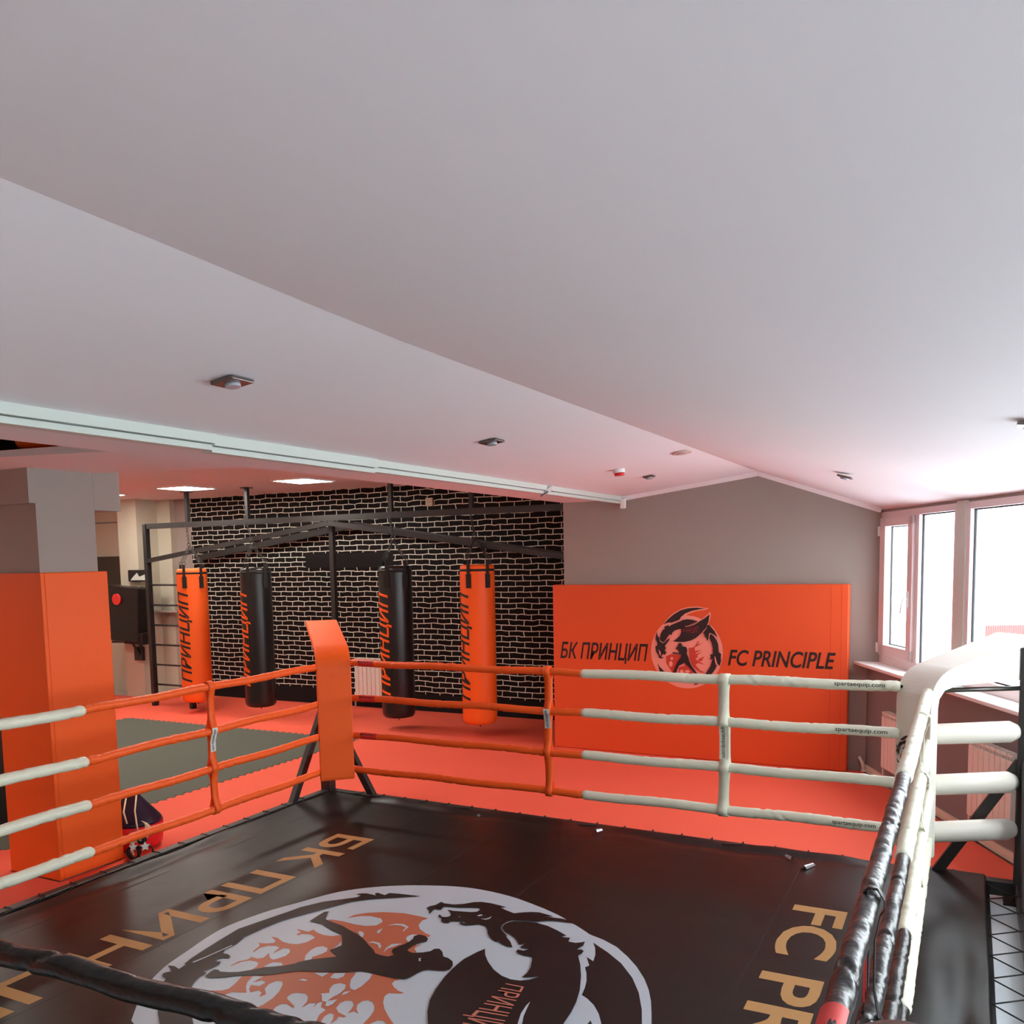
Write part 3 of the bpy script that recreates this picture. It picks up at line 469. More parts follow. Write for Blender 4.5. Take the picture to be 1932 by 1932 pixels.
# outdoors
MB().box((-40, -60, -3.3), (120, 140, -3.2)).build('ground', M['ground'], kind='structure')
d0 = RT*((1838-966)/1690)+FW; d1 = RT*((1990-966)/1690)+FW
def out(px, py, dist):
    v = RT*((px-966)/1690)+DN*((py-1208)/1690)+FW; return EYE+v*(dist/v.dot(FW))
a, b = out(1858, 1200, 38), out(2060, 1200, 38)
mb = MB(); n = 60
for i in range(n):
    q0 = a+(b-a)*(i/n); q1 = a+(b-a)*((i+.55)/n); w_ = Vector((0, .08 if i % 2 else .16, 0))
    mb.box((q0.x, q0.y, -3.2), (q1.x, q1.y+.1, -.85)); mb.box((q1.x, q1.y+.06, -3.2), (q0.x+(b.x-a.x)/n, q1.y+.14, -.9))
mb.build('fence', M['fence'], label='red corrugated fence outside the large window', cat='fence')
a = out(1735, 1225, 34); b = out(1838, 1225, 34)
MB().box((a.x, a.y, -3.2), (b.x, b.y+3, -1.15)).prism([(0, -1.15), (3.2, -1.15), (1.6, -.7)], lambda p_, q_, t: (a.x-.1+t, a.y-.1+p_, q_), 0, b.x-a.x+.2).build('shed', M['teal'], label='pale teal low shed outside behind the opening window', cat='shed')

# ------------------------------------------------------------------ floor mats
def matpoly(name, m, rects, z, **kw):
    mb = MB()
    for poly in rects: mb.prism(poly, lambda a, b, t: (a, b, t), -.03, z)
    return mb.build(name, m, **kw)
def wavy(a, b, amp=.028, per=.11):
    a, b = Vector(a), Vector(b); L = (b-a).length; n = int(L/per*4); nn = Vector((-(b-a).y, (b-a).x)).normalized()
    return [tuple(a+(b-a)*(i/n)+nn*amp*max(-1, min(1, 1.6*math.sin(i*math.pi/2+.6)))) for i in range(n)]
GX0, GX1, GY0, GY1 = -11.45, -7.12, 2.4, 9.42
XR = -5.66
red = [[(XL, YN), (XR, YN), (XR, GY0), (XL, GY0)], [(XL, GY0), (GX0, GY0), (GX0, GY1), (XL, GY1)], [(GX1, GY0), (-6.57, GY0), (-6.57, GY1), (GX1, GY1)], [(-6.57, GY0), (XR, GY0), (XR, 4.23), (-6.57, 4.23)], [(-5.98, 4.23), (XR, 4.23), (XR, 4.815), (-5.98, 4.815)], [(-6.57, 4.815), (XR, 4.815), (XR, GY1), (-6.57, GY1)],
       [(XL, GY1), (-3.2, GY1), (-3.2, 10.12), (XL, 10.12)], [(XL, 10.12), (-4.45, 10.12), (-4.45, 11.04), (XL, 11.04)], [(-12.61, 11.04), (-4.45, 11.04), (-4.45, YB-.005), (-12.61, YB-.005)], [(XR, 6.97), (.58, 6.97), (-.64, GY1), (XR, GY1)], [(-3.2, GY1), (-.66, GY1), (-.98, 10.10), (-3.2, 10.10)]]
matpoly('puzzle_mat', M['red'], red, 0., label='coral red foam puzzle mat covering the gym floor around the ring', cat='mat')
gpoly = wavy((GX0-.01, GY0), (GX1+.01, GY0))+wavy((GX1+.01, GY0), (GX1+.01, GY1+.01))+wavy((GX1+.01, GY1+.01), (GX0-.01, GY1+.01))+wavy((GX0-.01, GY1+.01), (GX0-.01, GY0))
matpoly('puzzle_mat', M['green'], [gpoly], .003, label='dark grey-green foam puzzle mat with toothed edges in front of the punching bags', cat='mat')

# ------------------------------------------------------------------ boxing ring
PX0, PX1, PY0, PY1 = -5.60, .37, .93, 6.91       # posts
RX0, RX1, RY0, RY1 = -5.12, -.205, 1.29, 6.42    # rope square
ring = empty('boxing_ring', ((PX0+PX1)/2, (PY0+PY1)/2, -.03), 'floor-level boxing ring with four padded orange, white and black ropes on black steel posts', 'boxing ring')
tb = [((PX0, PY0), (PX1, PY0)), ((PX1, PY0), (PX1, PY1-.15)), ((PX1, PY1-.15), (PX0, PY1)), ((PX0, PY1), (PX0, PY0))]
PC = {'far_left': (PX0, PY1), 'far_right': (PX1, PY1-.15), 'near_left': (PX0, PY0), 'near_right': (PX1, PY0)}
for a, b in tb:
    MB().bar((a[0], a[1], .055), (b[0], b[1], .055), .08, .10).build('frame_tube', M['steel'], ring, bevel=.006)
RC = {'far_left': (RX0, RY1), 'far_right': (RX1, RY1), 'near_left': (RX0, RY0), 'near_right': (RX1, RY0)}
sg = {'far_left': (1, -1), 'far_right': (-1, -1), 'near_left': (1, 1), 'near_right': (-1, 1)}
for k, (x, y) in PC.items():
    ps = MB().box((x-.052, y-.052, -.03), (x+.052, y+.052, 1.70)).build('post', M['steel'], ring, bevel=.006)
    MB().box((x-.11, y-.11, -.03), (x+.11, y+.11, -.018)).build('base_plate', M['steel'], ps)
    sx_, sy_ = sg[k]
    for dx, dy in ((sx_, 0), (0, sy_)):
        MB().bar((x+dx*.03, y+dy*.03, .93), (x+dx*.55, y+dy*.55, .06), .055, .07).build('brace', M['steel'], ps, bevel=.004)
ZR = {'far': (1.44, 1.125, .79, .475), 'left': (1.415, 1.08, .785, .468), 'near': (1.42, 1.10, .78, .46), 'right': (1.43, 1.10, .78, .46)}
XK = (-.214, -.208, -.198, -.198)                 # the right-hand ropes hang not quite in one plane
rnd = random.Random(3)
def sleeve(a, b, r, m, parent, crease=.004, step=.02):
    a, b = Vector(a), Vector(b); L = (b-a).length; n = max(4, int(L/step)); ph = [rnd.uniform(0, 6.28) for _ in range(6)]
    kn = [(rnd.uniform(0, L), rnd.uniform(.5, 1.), rnd.uniform(0, 6.28)) for _ in range(int(L*4))]
    pts = [a+(b-a)*(i/n)+Vector((0, 0, -.0+.004*math.sin(i*.13+ph[0]))) for i in range(n+1)]
    def rad(i, an):
        s = L*i/n; q = 0
        for (c, w_, pa) in kn:
            d = s-c-.05*math.sin(an+pa)
            if abs(d) < .08: q -= w_*crease*1.6*math.exp(-(d/.013)**2)-w_*crease*.5*math.exp(-((abs(d)-.03)/.02)**2)
        q += crease*.35*math.sin(s*37+2*an+ph[1])*math.sin(s*11+ph[2])
        e = min(s, L-s); tap = 1 if e > .02 else .75+.25*math.sqrt(max(0, e/.02))
        return (r+q)*tap
    return MB().tube(pts, rad, 20).build('rope_sleeve', m, parent)
def rope(a, b, sl, sag=.01):
    """sl: list of (f0,f1,radius,material)"""
    a, b = Vector(a), Vector(b)
    P_ = lambda f: a+(b-a)*f+Vector((0, 0, -4*sag*f*(1-f)))
    c = MB().tube([P_(i/16) for i in range(17)], .012, 8).build('rope', M['strap'], ring)
    out_ = []
    for f0, f1, r, m in sl: out_.append(sleeve(P_(f0), P_(f1), r, m, c, *((.0034, .009) if m == M['krope'] else ())))
    return c, out_
CFH = [.5, .5]
ropes = {}
for k in range(4):
    ropes['far', k] = rope((RX0, RY1, ZR['far'][k]), (RX1, RY1, ZR['far'][k]+.008), [(.03, .5, .030, M['orope']), (.497, .963, .036, M['wrope'])], .004)
    ropes['left', k] = rope((RX0, RY1, ZR['left'][k]), (RX0, RY0, ZR['left'][k]), [(.03, .5, .030, M['orope']), (.497, .96, .036, M['wrope'])], .006)
    ropes['right', k] = rope((XK[k], RY1, ZR['right'][k]+.01), (XK[k], RY0, ZR['right'][k]), [(.0, .5, .034, M['wrope']), (.497, 1., .028, M['krope'])], .0)
    zl, zr = (1.395, 1.445) if k == 0 else (ZR['near'][k], ZR['near'][k])
    ropes['near', k] = rope((RX0, RY0, zl), (RX1, RY0, zr), [(.0, .5, .034, M['wrope']), (.497, 1., .028, M['krope'])], .0)
# turnbuckle covers from post to rope corner
for k, (x, y) in PC.items():
    cx_, cy_ = RC[k]
    mcov = {'far_left': M['orope'], 'far_right': M['wpad'], 'near_left': M['wpad'], 'near_right': M['krope']}[k]
    for q in range(4):
        z = (1.43, 1.14, .80, .48)[q]
        a = Vector((x, y, z)); b = Vector((cx_, cy_, z+.0)); d = (a-b).normalized()
        if q == 0: MB().tube([a, b], .016, 10).build('turnbuckle', M['chain'], ring); continue
        p0 = b+d*.01; p1 = a-d*.075
        cv = MB().tube([p0, p0+d*.015, p1-d*.05, p1], lambda i, an: (.055, .068, .072, .05)[i], 18).build('turnbuckle_cover', mcov, ring)
        MB().tube([p1-d*.01, a], .016, 8).build('bolt', M['chain'], cv)
# vertical spacer straps
def spacer(P0, perp, zs, w_dir, rr, m, tagz=None, tagm=None, wv=.03):
    """band looped over the four ropes; perp: unit vector across the rope plane, w_dir: along the rope"""
    P0 = Vector(P0); perp = Vector(perp); wd_ = Vector(w_dir)
    zs = sorted(zs); prof = []
    for i, z in enumerate(zs):
        for dz in (-.03, -.015, 0, .015, .03): prof.append((z+dz, rr*1.08 if abs(dz) < .02 else rr*.75))
        if i < 3:
            for f in (.25, .5, .75): prof.append((z+.03+(zs[i+1]-z-.06)*f, .009))
    prof = [(zs[0]-.042, .012)]+prof+[(zs[-1]+.042, .012)]
    loop = [(d, z) for z, d in prof]+[(-d, z) for z, d in prof[::-1]]
    n = len(loop); mb = MB(); rr_ = random.Random(int(P0.x*100))
    p0_ = rr_.uniform(0, 6); tw = [.003*math.sin(i*.33+p0_) for i in range(n)]
    def dist(z):
        for (za, da), (zb, db) in zip(prof, prof[1:]):
            if za <= z <= zb: return da+(db-da)*(z-za)/max(1e-6, zb-za)
        return .012
    vs = []
    for i, (d, z) in enumerate(loop):
        for s_ in (-1, 1):
            j = min(i, n-1-i); off = wd_*(s_*wv+tw[j]*2.)
            v = P0+perp*d+off; vs.append((v.x, v.y, z))
    fs = [(2*i, 2*((i+1) % n), 2*((i+1) % n)+1, 2*i+1) for i in range(n)]
    o = mb.add(vs, fs, True).build('spacer_strap', m, ring)
    sd = o.modifiers.new('thick', 'SOLIDIFY'); sd.thickness = .003; sd.offset = 1
    if tagz:
        z0, z1, side = tagz
        t_ = MB(); rows = 24; vs = []
        for i in range(rows+1):
            z = z0+(z1-z0)*i/rows
            d = side*(dist(z)+.0045)
            for s_ in (-.9, .9):
                v = P0+perp*d+wd_*(s_*wv); vs.append((v.x, v.y, z))
        t_.add(vs, [(2*i, 2*i+1, 2*i+3, 2*i+2) for i in range(rows)], True)
        lb = t_.build('label', tagm, o)
        def f(u, v):
            z = z1-.01-(z1-z0-.02)*u; d = dist(z)
            p_ = P0+perp*(side*(d+.0062))+wd_*((v-.4)*.03*(1 if side*perp.y < 0 or side*perp.x > 0 else -1)); return (p_.x, p_.y, z)
        lettering('spartaequip.com', f, M['ink'], lb, bold=.01)
    return o
spacer((-2.965, RY1, 0), (0, 1, 0), ZR['far'], (1, 0, 0), .034, M['orope'], (.985, 1.145, -1), M['trimw'])
spacer((-1.557, RY1, 0), (0, 1, 0), ZR['far'], (1, 0, 0), .038, M['wrope'], (.86, 1.115, -1), M['wrope'], wv=.036)
spacer((RX0, 4.955, 0), (1, 0, 0), ZR['left'], (0, 1, 0), .034, M['orope'], (.915, 1.10, 1), M['trimw'])
spacer((RX0, 3.10, 0), (1, 0, 0), ZR['left'], (0, 1, 0), .038, M['wrope'], wv=.036)
spacer((-.204, 5.3, 0), (1, 0, 0), ZR['right'], (0, 1, 0), .038, M['wrope'])
sp_ = spacer((-.204, 2.45, 0), (1, 0, 0), ZR['right'], (0, 1, 0), .0285, M['krope'], wv=.016)
MB().obox((-.219, 2.45, 1.24), (0, .022, 0), (.002, 0, 0), (0, 0, .075)).build('label', M['tagred'], sp_, label='red label')
spacer((-3.6, RY0, 0), (0, 1, 0), ZR['near'], (1, 0, 0), .036, M['wrope'])
# printed words on the rope sleeves
def ropetext(body, p0, p1, r, h, m, parent, a0, nrm, name='lettering'):
    """wraps text round a rope from p0 to p1; a0 = angle of the line's middle above horizontal on side nrm"""
    p0, p1, nrm = Vector(p0), Vector(p1), Vector(nrm)
    def f(u, v):
        an = a0+(v-.4)*h/r; return p0+(p1-p0)*u+nrm*(r*math.cos(an))+Vector((0, 0, r*math.sin(an)))
    return lettering(body, f, m, parent, name, bold=.008, cuts=6)
for k, (xa, xb) in ((0, (-.80, -.48)), (1, (-.79, -.46)), (3, (-.80, -.52))):
    z = ZR['far'][k]+.006
    ropetext('spartaequip.com', (xa, RY1, z), (xb, RY1, z), .040, .030, M['ink'], ropes['far', k][1][1], .25, (0, -1, 0))
for k in range(3):
    z = ZR['far'][k]; xa = -4.80
    o = MB(); nn = 8; vs = []
    for i in range(nn+1):
        an = -.9+1.9*i/nn
        for x in (xa, xa+.17): vs.append((x, RY1-.0345*math.cos(an), z+.0345*math.sin(an)))
    o.add(vs, [(2*i, 2*i+1, 2*i+3, 2*i+2) for i in range(nn)], True)
    lb = o.build('label', M['tagred'], ropes['far', k][1][0], label='dark red label')
    gl_ = MB(); rq = random.Random(k)
    for i in range(9):          # the printed mark and a line of tiny illegible letters
        x = xa+.012+i*.016; w_ = .016 if i == 0 else .009; h_ = .016 if i == 0 else .009
        an = .45
        gl_.obox((x, RY1-.036*math.cos(an), z+.036*math.sin(an)), (w_/2, 0, 0), (0, -.0003, .0002), (0, h_*.25, h_*.5*rq.uniform(.7, 1)))
    gl_.build('lettering', M['ink'], lb)
# red end label on the near black rope of the right-hand side
o = MB(); nn = 10; vs = []
for i in range(nn+1):
    an = 2.0+2.9*i/nn-1.4
    for y in (1.42, 1.80): vs.append((XK[0]+.0315*math.cos(an), y, ZR['right'][0]+.0315*math.sin(an)))
o.add(vs, [(2*i, 2*i+1, 2*i+3, 2*i+2) for i in range(nn)], True)
lb = o.build('label', M['tagred'], ropes['right', 0][1][1], label='glossy red label')

# corner pads
def pad(k, m, label, lift=0., wid=.15, fo=.2, zb=.42, thin=True):
    cx_, cy_ = RC[k]; x, y = PC[k]; d = Vector((x-cx_, y-cy_, 0)); L = d.length; d = Vector((math.copysign(.7071, d.x), math.copysign(.7071, d.y), 0)); w = Vector((-d.y, d.x, 0))
    e = empty('corner_pad', (cx_, cy_, .34), label, 'corner pad', 'corner pads of the boxing ring')
    zt = lift
    pf = [(-fo+.005, zb-.025), (-fo, zb), (-fo, 1.36+zt), *[((1-q)**2*(-fo)+2*q*(1-q)*(-fo+.004)+q*q*(-fo+.2), (1-q)**2*(1.36+zt)+2*q*(1-q)*(1.555+zt)+q*q*(1.60+zt)) for q in [i/12 for i in range(1, 13)]], (L+.03, 1.775+zt), (L+.05, 1.76+zt), (L+.05, 1.70), (L+.05, 1.53),
          (L-.06, 1.485), (-fo+.2, 1.475), (-fo+.11, 1.45), (-fo+.07, 1.40), (-fo+.06, 1.34), (-fo+.06, zb-.015), (-fo+.05, zb-.025)]
    if thin: pf = pf[:16]+[(L+.05, 1.735), (-fo+.2, 1.54+zt), (-fo+.13, 1.50+zt), (-fo+.085, 1.44+zt), (-fo+.06, 1.36+zt)]+pf[-2:]
    B = Vector((cx_, cy_, 0))
    def fn(a, b, t):
        v = B+d*a+w*t; return (v.x, v.y, b)
    MB().prism(pf, fn, -wid, wid).build('cushion', m, e, bevel=.012)
    return e, B, d, w
pad('far_left', M['orange'], 'tall bright orange corner pad folded back over the far post')
e, B, d, w = pad('far_right', M['wpad'], 'cream white corner pad with a small round emblem near the window', wid=.155, fo=.14, zb=.39, thin=False)
pad('near_left', mat('white_vinyl_left', (228, 224, 212), .4), 'white corner pad on the left post, out of the frame')
pad('near_right', M['kpad'], 'dark brown corner pad whose edge shows at the bottom right of the photo', lift=.088, fo=.10)
# small emblem on the white pad
fr = -w if w.dot(Vector((1, 0, 0))) < 0 else w
EMX, EMZ = -.045, 1.01
def fpad(a, b, t):
    v = B-d*(.1405+t)+fr*(a*.25+EMX); return (v.x, v.y, EMZ+b*.25)
PADM = {'p': (M['wpad'], 'white outline'), 'k': (M['ink'], 'black dragon print'), 'o': (M['po'], 'orange print')}

# ------------------------------------------------------------------ canvas
CX0, CX1, CY0, CY1 = -5.50, .175, 1.05, 6.82
cv = empty('ring_canvas', ((CX0+CX1)/2, (CY0+CY1)/2, .0), 'glossy black ring canvas printed with a round dragon and fighter emblem', 'ring canvas')
def cz(x, y):
    e = min(x-CX0, CX1-x, y-CY0, CY1-y)
    q = max(0., 1-e/.42); z = .12
    if q > 0:
        z += q*(.010*math.sin(x*5.3+1.1*math.sin(y*3.1))*math.sin(y*4.7+.8)+.006*math.sin(11*x+7*y))
        z -= .024*math.exp(-((e-.16)/.07)**2)*(.5+.5*math.sin(x*2.3+y*1.7))
        if e < .03: z -= .05*(1-e/.03)
    return z
NX, NY = 150, 150
def gr(a, b, n):
    r_ = []
    for i in range(n+1):
        f = i/n; f = .5-.5*math.cos(math.pi*f) if True else f; f = .55*f+.45*i/n; r_.append(a+(b-a)*f)
    return r_
gx = sorted(set([CX0, CX0+.01, CX0+.03, CX1-.03, CX1-.01]+gr(CX0, CX1, NX))); gy = sorted(set([CY0+.01, CY0+.03, CY1-.03, CY1-.01]+gr(CY0, CY1, NY)))
vs = [(x, y, cz(x, y)) for y in gy for x in gx]; nx = len(gx)
fs = [(j*nx+i, j*nx+i+1, (j+1)*nx+i+1, (j+1)*nx+i) for j in range(len(gy)-1) for i in range(nx-1)]
MB().add(vs, fs, True).build('sheet', M['canvas'], cv)
MB().box((CX0+.12, CY0+.12, -.03), (CX1-.06, CY1-.12, .085)).build('underlay', M['black'], cv)
mb = MB()
for x in (-5.14, -4.18, -3.37, -2.61, -1.013): mb.box((x-.003, CY0+.45, .1195), (x+.003, CY1-.43, .1202))
mb.build('seam', M['strap'], cv)
fcan = lambda a, b, t: (a, b, .1206+t)
CM = {'w': (M['pw'], 'pale blue-white print'), 'k': (M['pk'], 'black print'), 'o': (M['po'], 'orange print')}
polys(CANVAS_PRINT, fcan, .0002, CM, cv)
# big tan words; capitals point to +X, the lines run towards the camera
def line(body, y0, ypitch, x0, x1, bow=0.):
    def f(u, v):
        y = y0-ypitch*u; return (x0+(x1-x0)*v-bow*u, y, .1210)
    lettering(body, f, M['tan'], cv, bold=.028)
def wlen(s): return text2d(s, .028, 0.)[2]
sc1 = (5.72-3.19)/wlen('БК ПРИН'); line('БК ПРИНЦИП', 5.72, sc1*wlen('БК ПРИНЦИП'), -4.545, -4.20, .04)
sc2 = (5.715-4.34)/wlen('FC P'); line('FC PRINCIPLE', 5.715, sc2*wlen('FC PRINCIPLE')*.97, -.925, -.605)
q4 = WING_TEXT_QUAD
def fw(u, v):
    a = Vector(q4[0]); b = Vector(q4[1]); c = Vector(q4[2]); d_ = Vector(q4[3]); p_ = (a*(1-v)+b*v)*(1-u)+(d_*(1-v)+c*v)*u
    return (p_.x, p_.y, .1285)
lettering('ПРИНЦИП', fw, mat('rust_print', (190, 112, 92), .5), cv, bold=.0)
# lacing: zigzag cord from the canvas edge to the frame tube
def lacing(p, q, side, n, tube_off):
    p, q = Vector(p), Vector(q); nn = Vector(side); mb = MB(); pts = []
    for i in range(n*2+1):
        b_ = p+(q-p)*(i/(2*n))
        if i % 2 == 0: pts.append(b_+Vector((0, 0, .112)))
        else:
            o_ = b_+nn*tube_off; pts += [o_+Vector((0, 0, .112)), o_+nn*.07+Vector((0, 0, .114)), o_+nn*.085+Vector((0, 0, .06))]
    for i in range(len(pts)-1): mb.tube([pts[i], pts[i+1]], .0045, 6)
    return mb.build('lacing', M['strap'], cv)
lacing((CX1-.02, CY0+.2, 0), (CX1-.02, CY1-.2, 0), (1, 0, 0), 18, .19)
lacing((CX0+.2, CY1-.02, 0), (CX1-.1, CY1-.11, 0), (0, 1, 0), 22, .05)
lacing((CX0+.02, CY0+.2, 0), (CX0+.02, CY1-.2, 0), (-1, 0, 0), 22, .07)
# folds near the far edge, their glints painted in as pale grey
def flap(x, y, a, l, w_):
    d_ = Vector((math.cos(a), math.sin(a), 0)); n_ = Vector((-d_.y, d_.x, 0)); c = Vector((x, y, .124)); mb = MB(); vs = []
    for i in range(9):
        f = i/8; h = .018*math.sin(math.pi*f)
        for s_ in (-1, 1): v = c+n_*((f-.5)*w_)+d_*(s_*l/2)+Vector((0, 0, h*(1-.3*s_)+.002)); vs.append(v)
    mb.add(vs, [(2*i, 2*i+1, 2*i+3, 2*i+2) for i in range(8)], True).build('fold', M['fold_glint'], cv, label='shiny raised fold, glint painted pale grey')
M['fold_glint'] = mat('painted_glint_vinyl', (150, 154, 158), .12, spec=1., coat=1.)
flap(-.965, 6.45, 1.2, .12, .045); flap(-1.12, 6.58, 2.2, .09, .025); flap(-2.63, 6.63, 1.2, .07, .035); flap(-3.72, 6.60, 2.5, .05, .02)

polys(WALL_PRINT, fpad, .0004, PADM, e, 'emblem_print')

# ------------------------------------------------------------------ printed wall panel
pn = empty('wall_panel', (-2.83, 10.05, 0), 'large orange padded wall panel with Cyrillic and Latin words around a round emblem', 'wall panel')
PYF = 9.98
MB().box((-4.53, PYF, 0.002), (-1.115, 10.11, 2.005)).build('padding', M['panel'], pn, bevel=.012)
MB().box((-1.30, PYF-.0012, .01), (-1.292, PYF-.0002, 1.995)).box((-1.19, PYF-.0012, .01), (-1.184, PYF-.0002, 1.995)).build('seam', mat('orange_seam', (214, 70, 30), .6), pn)
fwall = lambda a, b, t: (-2.86+a, PYF-.0015-t, 1.235+b)
PM = {'p': (M['pp'], 'pink print'), 'k': (M['pbk'], 'black dragon and fighter print'), 'o': (M['por'], 'red print')}
polys(WALL_PRINT, fwall, .0008, PM, pn)
lettering('БК ПРИНЦИП', lambda u, v: (-4.435+1.12*u, PYF-.003, 1.115+.0*u+.195*v), M['pbk'], pn, bold=.022, shear=.25)
lettering('FC PRINCIPLE', lambda u, v: (-2.385+1.145*u, PYF-.003, 1.105+.18*v), M['pbk'], pn, bold=.025, shear=.25)
lettering('ПРИНЦИП', lambda u, v: (-2.86-.057+.205*u, PYF-.024, 1.235+.23-.007*u+(.03+.05*u)*v), mat('dull_red_print', (150, 50, 50), .5), pn, bold=.0)

# ------------------------------------------------------------------ column padding
cp = empty('column_padding', (-6.27, 4.52, 0), 'bright orange padding wrapped around the lower half of the grey column', 'padding')
MB().box((-6.56, 4.235, .003), (-6.53+.55, 4.27, 2.30)).build('front_pad', M['orange'], cp, bevel=.008)
MB().box((-6.03, 4.272, .003), (-5.985, 4.81, 2.30)).build('side_pad', M['orange'], cp, bevel=.008)
MB().box((-6.56, 4.272, .003), (-6.5, 4.81, 2.30)).build('side_pad', M['orange'], cp, bevel=.008)
MB().box((-6.498, 4.76, .003), (-6.032, 4.81, 2.30)).build('back_pad', M['orange'], cp, bevel=.008)

# ------------------------------------------------------------------ bag frame and wall bars
FY = 10.45
fr_ = empty('bag_frame', (-8.27, FY, 0), 'black steel frame of beams and peaked braces carrying the punching bags', 'bag frame')
MB().bar((-11.98, FY, 2.96), (-3.9, FY, 2.97), .06, .085).build('beam', M['steel'], fr_)
MB().bar((-8.27, FY+.05, 0), (-8.27, FY+.05, 2.90), .07).build('post', M['steel'], fr_)
A_ = Vector((-8.27, FY-.02, 2.89))
MB().bar(A_, (-12.0, FY-.02, 2.40), .05, .07).build('brace', M['steel'], fr_)
MB().bar(A_, (-4.0, FY-.02, 2.26), .05, .07).build('brace', M['steel'], fr_)
A2 = Vector((-8.6, 11.48, 2.90))
MB().bar(A2, (-12.0, 11.48, 2.43), .06, .10).build('brace', M['steel'], fr_)
MB().bar(A2, (-4.3, 11.48, 2.25), .06, .10).build('brace', M['steel'], fr_)
RODX = (-11.08, -9.82, -7.19, -5.905)
for x in RODX:
    h_ = MB().bar((x, FY+.0, 2.98), (x, FY+.0, 3.48), .055).build('hanger', M['steel'], fr_)
    MB().box((x-.07, FY-.07, 3.468), (x+.07, FY+.07, 3.48)).build('ceiling_plate', M['steel'], h_)
wb = empty('wall_bars', (-11.6, FY, 0), 'black steel climbing bars standing at the left end of the bag frame', 'wall bars')
for x, zt_ in ((-12.03, 3.0), (-11.17, 2.12)):
    MB().bar((x, FY, 0), (x, FY, zt_), .07, .09).build('rail', M['steel'], wb, bevel=.004)
for z in (.36, .69, 1.02, 1.345, 1.675, 2.005):
    MB().tube([(-12.0, FY, z), (-11.2, FY, z)], .016, 8).build('rung', M['steel'], wb)

# ------------------------------------------------------------------ punching bags
def bag(i, x, col, cb_, th, label):
    Y = 10.25; R_ = .228; z0, z1 = .17, 2.255
    e = empty('punching_bag', (x, Y, z0), label, 'punching bag', 'punching bags hanging in a row')
    prof = [(.02, z0-.0), (.15, z0), (.20, z0+.012), (.222, z0+.04), (R_, z0+.09), (R_*1.005, z0+.6), (R_, z1-.1), (R_*.985, z1-.03), (R_*.95, z1), (R_*.8, z1+.01), (.02, z1+.012)]
    bd = MB().lathe((x, Y, 0), prof, 40).build('body', col, e)
    MB().lathe((x, Y, 0), [(R_*.99+.002, z1-.075), (R_*.99+.004, z1-.055), (R_*.985+.002, z1-.045)], 40).build('rim_band', M['strap'], bd)
    fc = Vector((-x, -Y, 0)).normalized(); rt = Vector((-fc.y, fc.x, 0))      # towards the camera, and to its right
    lens = []
    sw = Vector((RODX[i], FY-.04, 2.62)); sw = Vector((x+(RODX[i]-x)*.25, Y+.03, 2.62))
    for an in (-.5, .62, 2.3, 3.9):
        d_ = fc*math.cos(an)+rt*math.sin(an); t_ = Vector((-d_.y, d_.x, 0))
        s_ = MB()
        s_.obox(Vector((x, Y, z1-.20))+d_*(R_+.006), t_*.036, d_*.006, Vector((0, 0, .09)))
        s_.obox(Vector((x, Y, z1-.05))+d_*(R_+.007), t_*.022, d_*.004, Vector((0, 0, .12)))
        s_.build('strap', M['strap'], e)
        c_ = MB(); rp = Vector((x, Y, z1+.09))+d_*(R_*.97)
        c_.torus(rp, .028, .005, t_, Vector((0, 0, 1)), 14, 6)
        c_.chain(rp+Vector((0, 0, .02)), sw, .055, .0045); c_.build('chain', M['steel'], e)
    MB().torus(sw+Vector((0, 0, .02)), .03, .007, (1, 0, 0), (0, 0, 1)).chain(sw+Vector((0, 0, .04)), (RODX[i], FY-.03, 2.93), .06, .0055).build('chain', M['steel'], e)
    MB().torus((x, Y, z0-.018), .025, .006, fc, Vector((0, 0, 1))).build('ring', M['strap'], e)
    def f(u, v):
        an = th-(v)*.20/R_; d_ = fc*math.cos(an)+rt*math.sin(an)
        return Vector((x, Y, .50+1.42*u))+d_*(R_*1.006+.004)
    lettering('ПРИНЦИП', f, cb_, bd, bold=.02, shear=.25, cuts=16)
bag(0, -10.84, M['orange'], M['ink'], math.radians(-19), 'orange punching bag at the far left, beside the climbing bars')
bag(1, -9.53, M['black'], M['orange'], math.radians(-38), 'black punching bag left of the tall orange corner pad, before the brick wall')
bag(2, -7.02, M['black'], M['orange'], math.radians(-28), 'black punching bag hanging right of the orange corner pad')
bag(3, -5.73, M['orange'], M['ink'], math.radians(-32), 'orange punching bag at the right end of the row, near the wall panel')

# ------------------------------------------------------------------ lamps, detectors
def panel_lamp(x, y, z, label, s=.6):
    e = empty('ceiling_lamp', (x, y, z-.02), label, 'lamp', 'square lamp panels in the back ceiling')
    mb = MB()
    for a in (-1, 1):
        mb.box((x-s/2-.02, y+a*s/2-.01, z-.02), (x+s/2+.02, y+a*s/2+.01, z)); mb.box((x+a*s/2-.01, y-s/2, z-.02), (x+a*s/2+.01, y+s/2, z))
    mb.build('frame', M['white'], e)
    MB().box((x-s/2, y-s/2, z-.016), (x+s/2, y+s/2, z-.006)).build('diffuser', M['lamp'], e)
panel_lamp(-8.35, 10.0, 3.48, 'glowing square ceiling lamp above the black bag, rightmost of the three')
panel_lamp(-10.5, 9.9, 3.48, 'glowing square ceiling lamp in the middle, above the climbing bars')
panel_lamp(-12.45, 9.9, 3.48, 'glowing square ceiling lamp half hidden by the column beam, leftmost')
for x, w_ in ((-6.4, 'nearest the window side'), (-8.8, 'middle'), (-11.2, 'nearest the left wall')): panel_lamp(x, 6.6, 3.48, 'square ceiling lamp of the row behind the ceiling slab, '+w_)
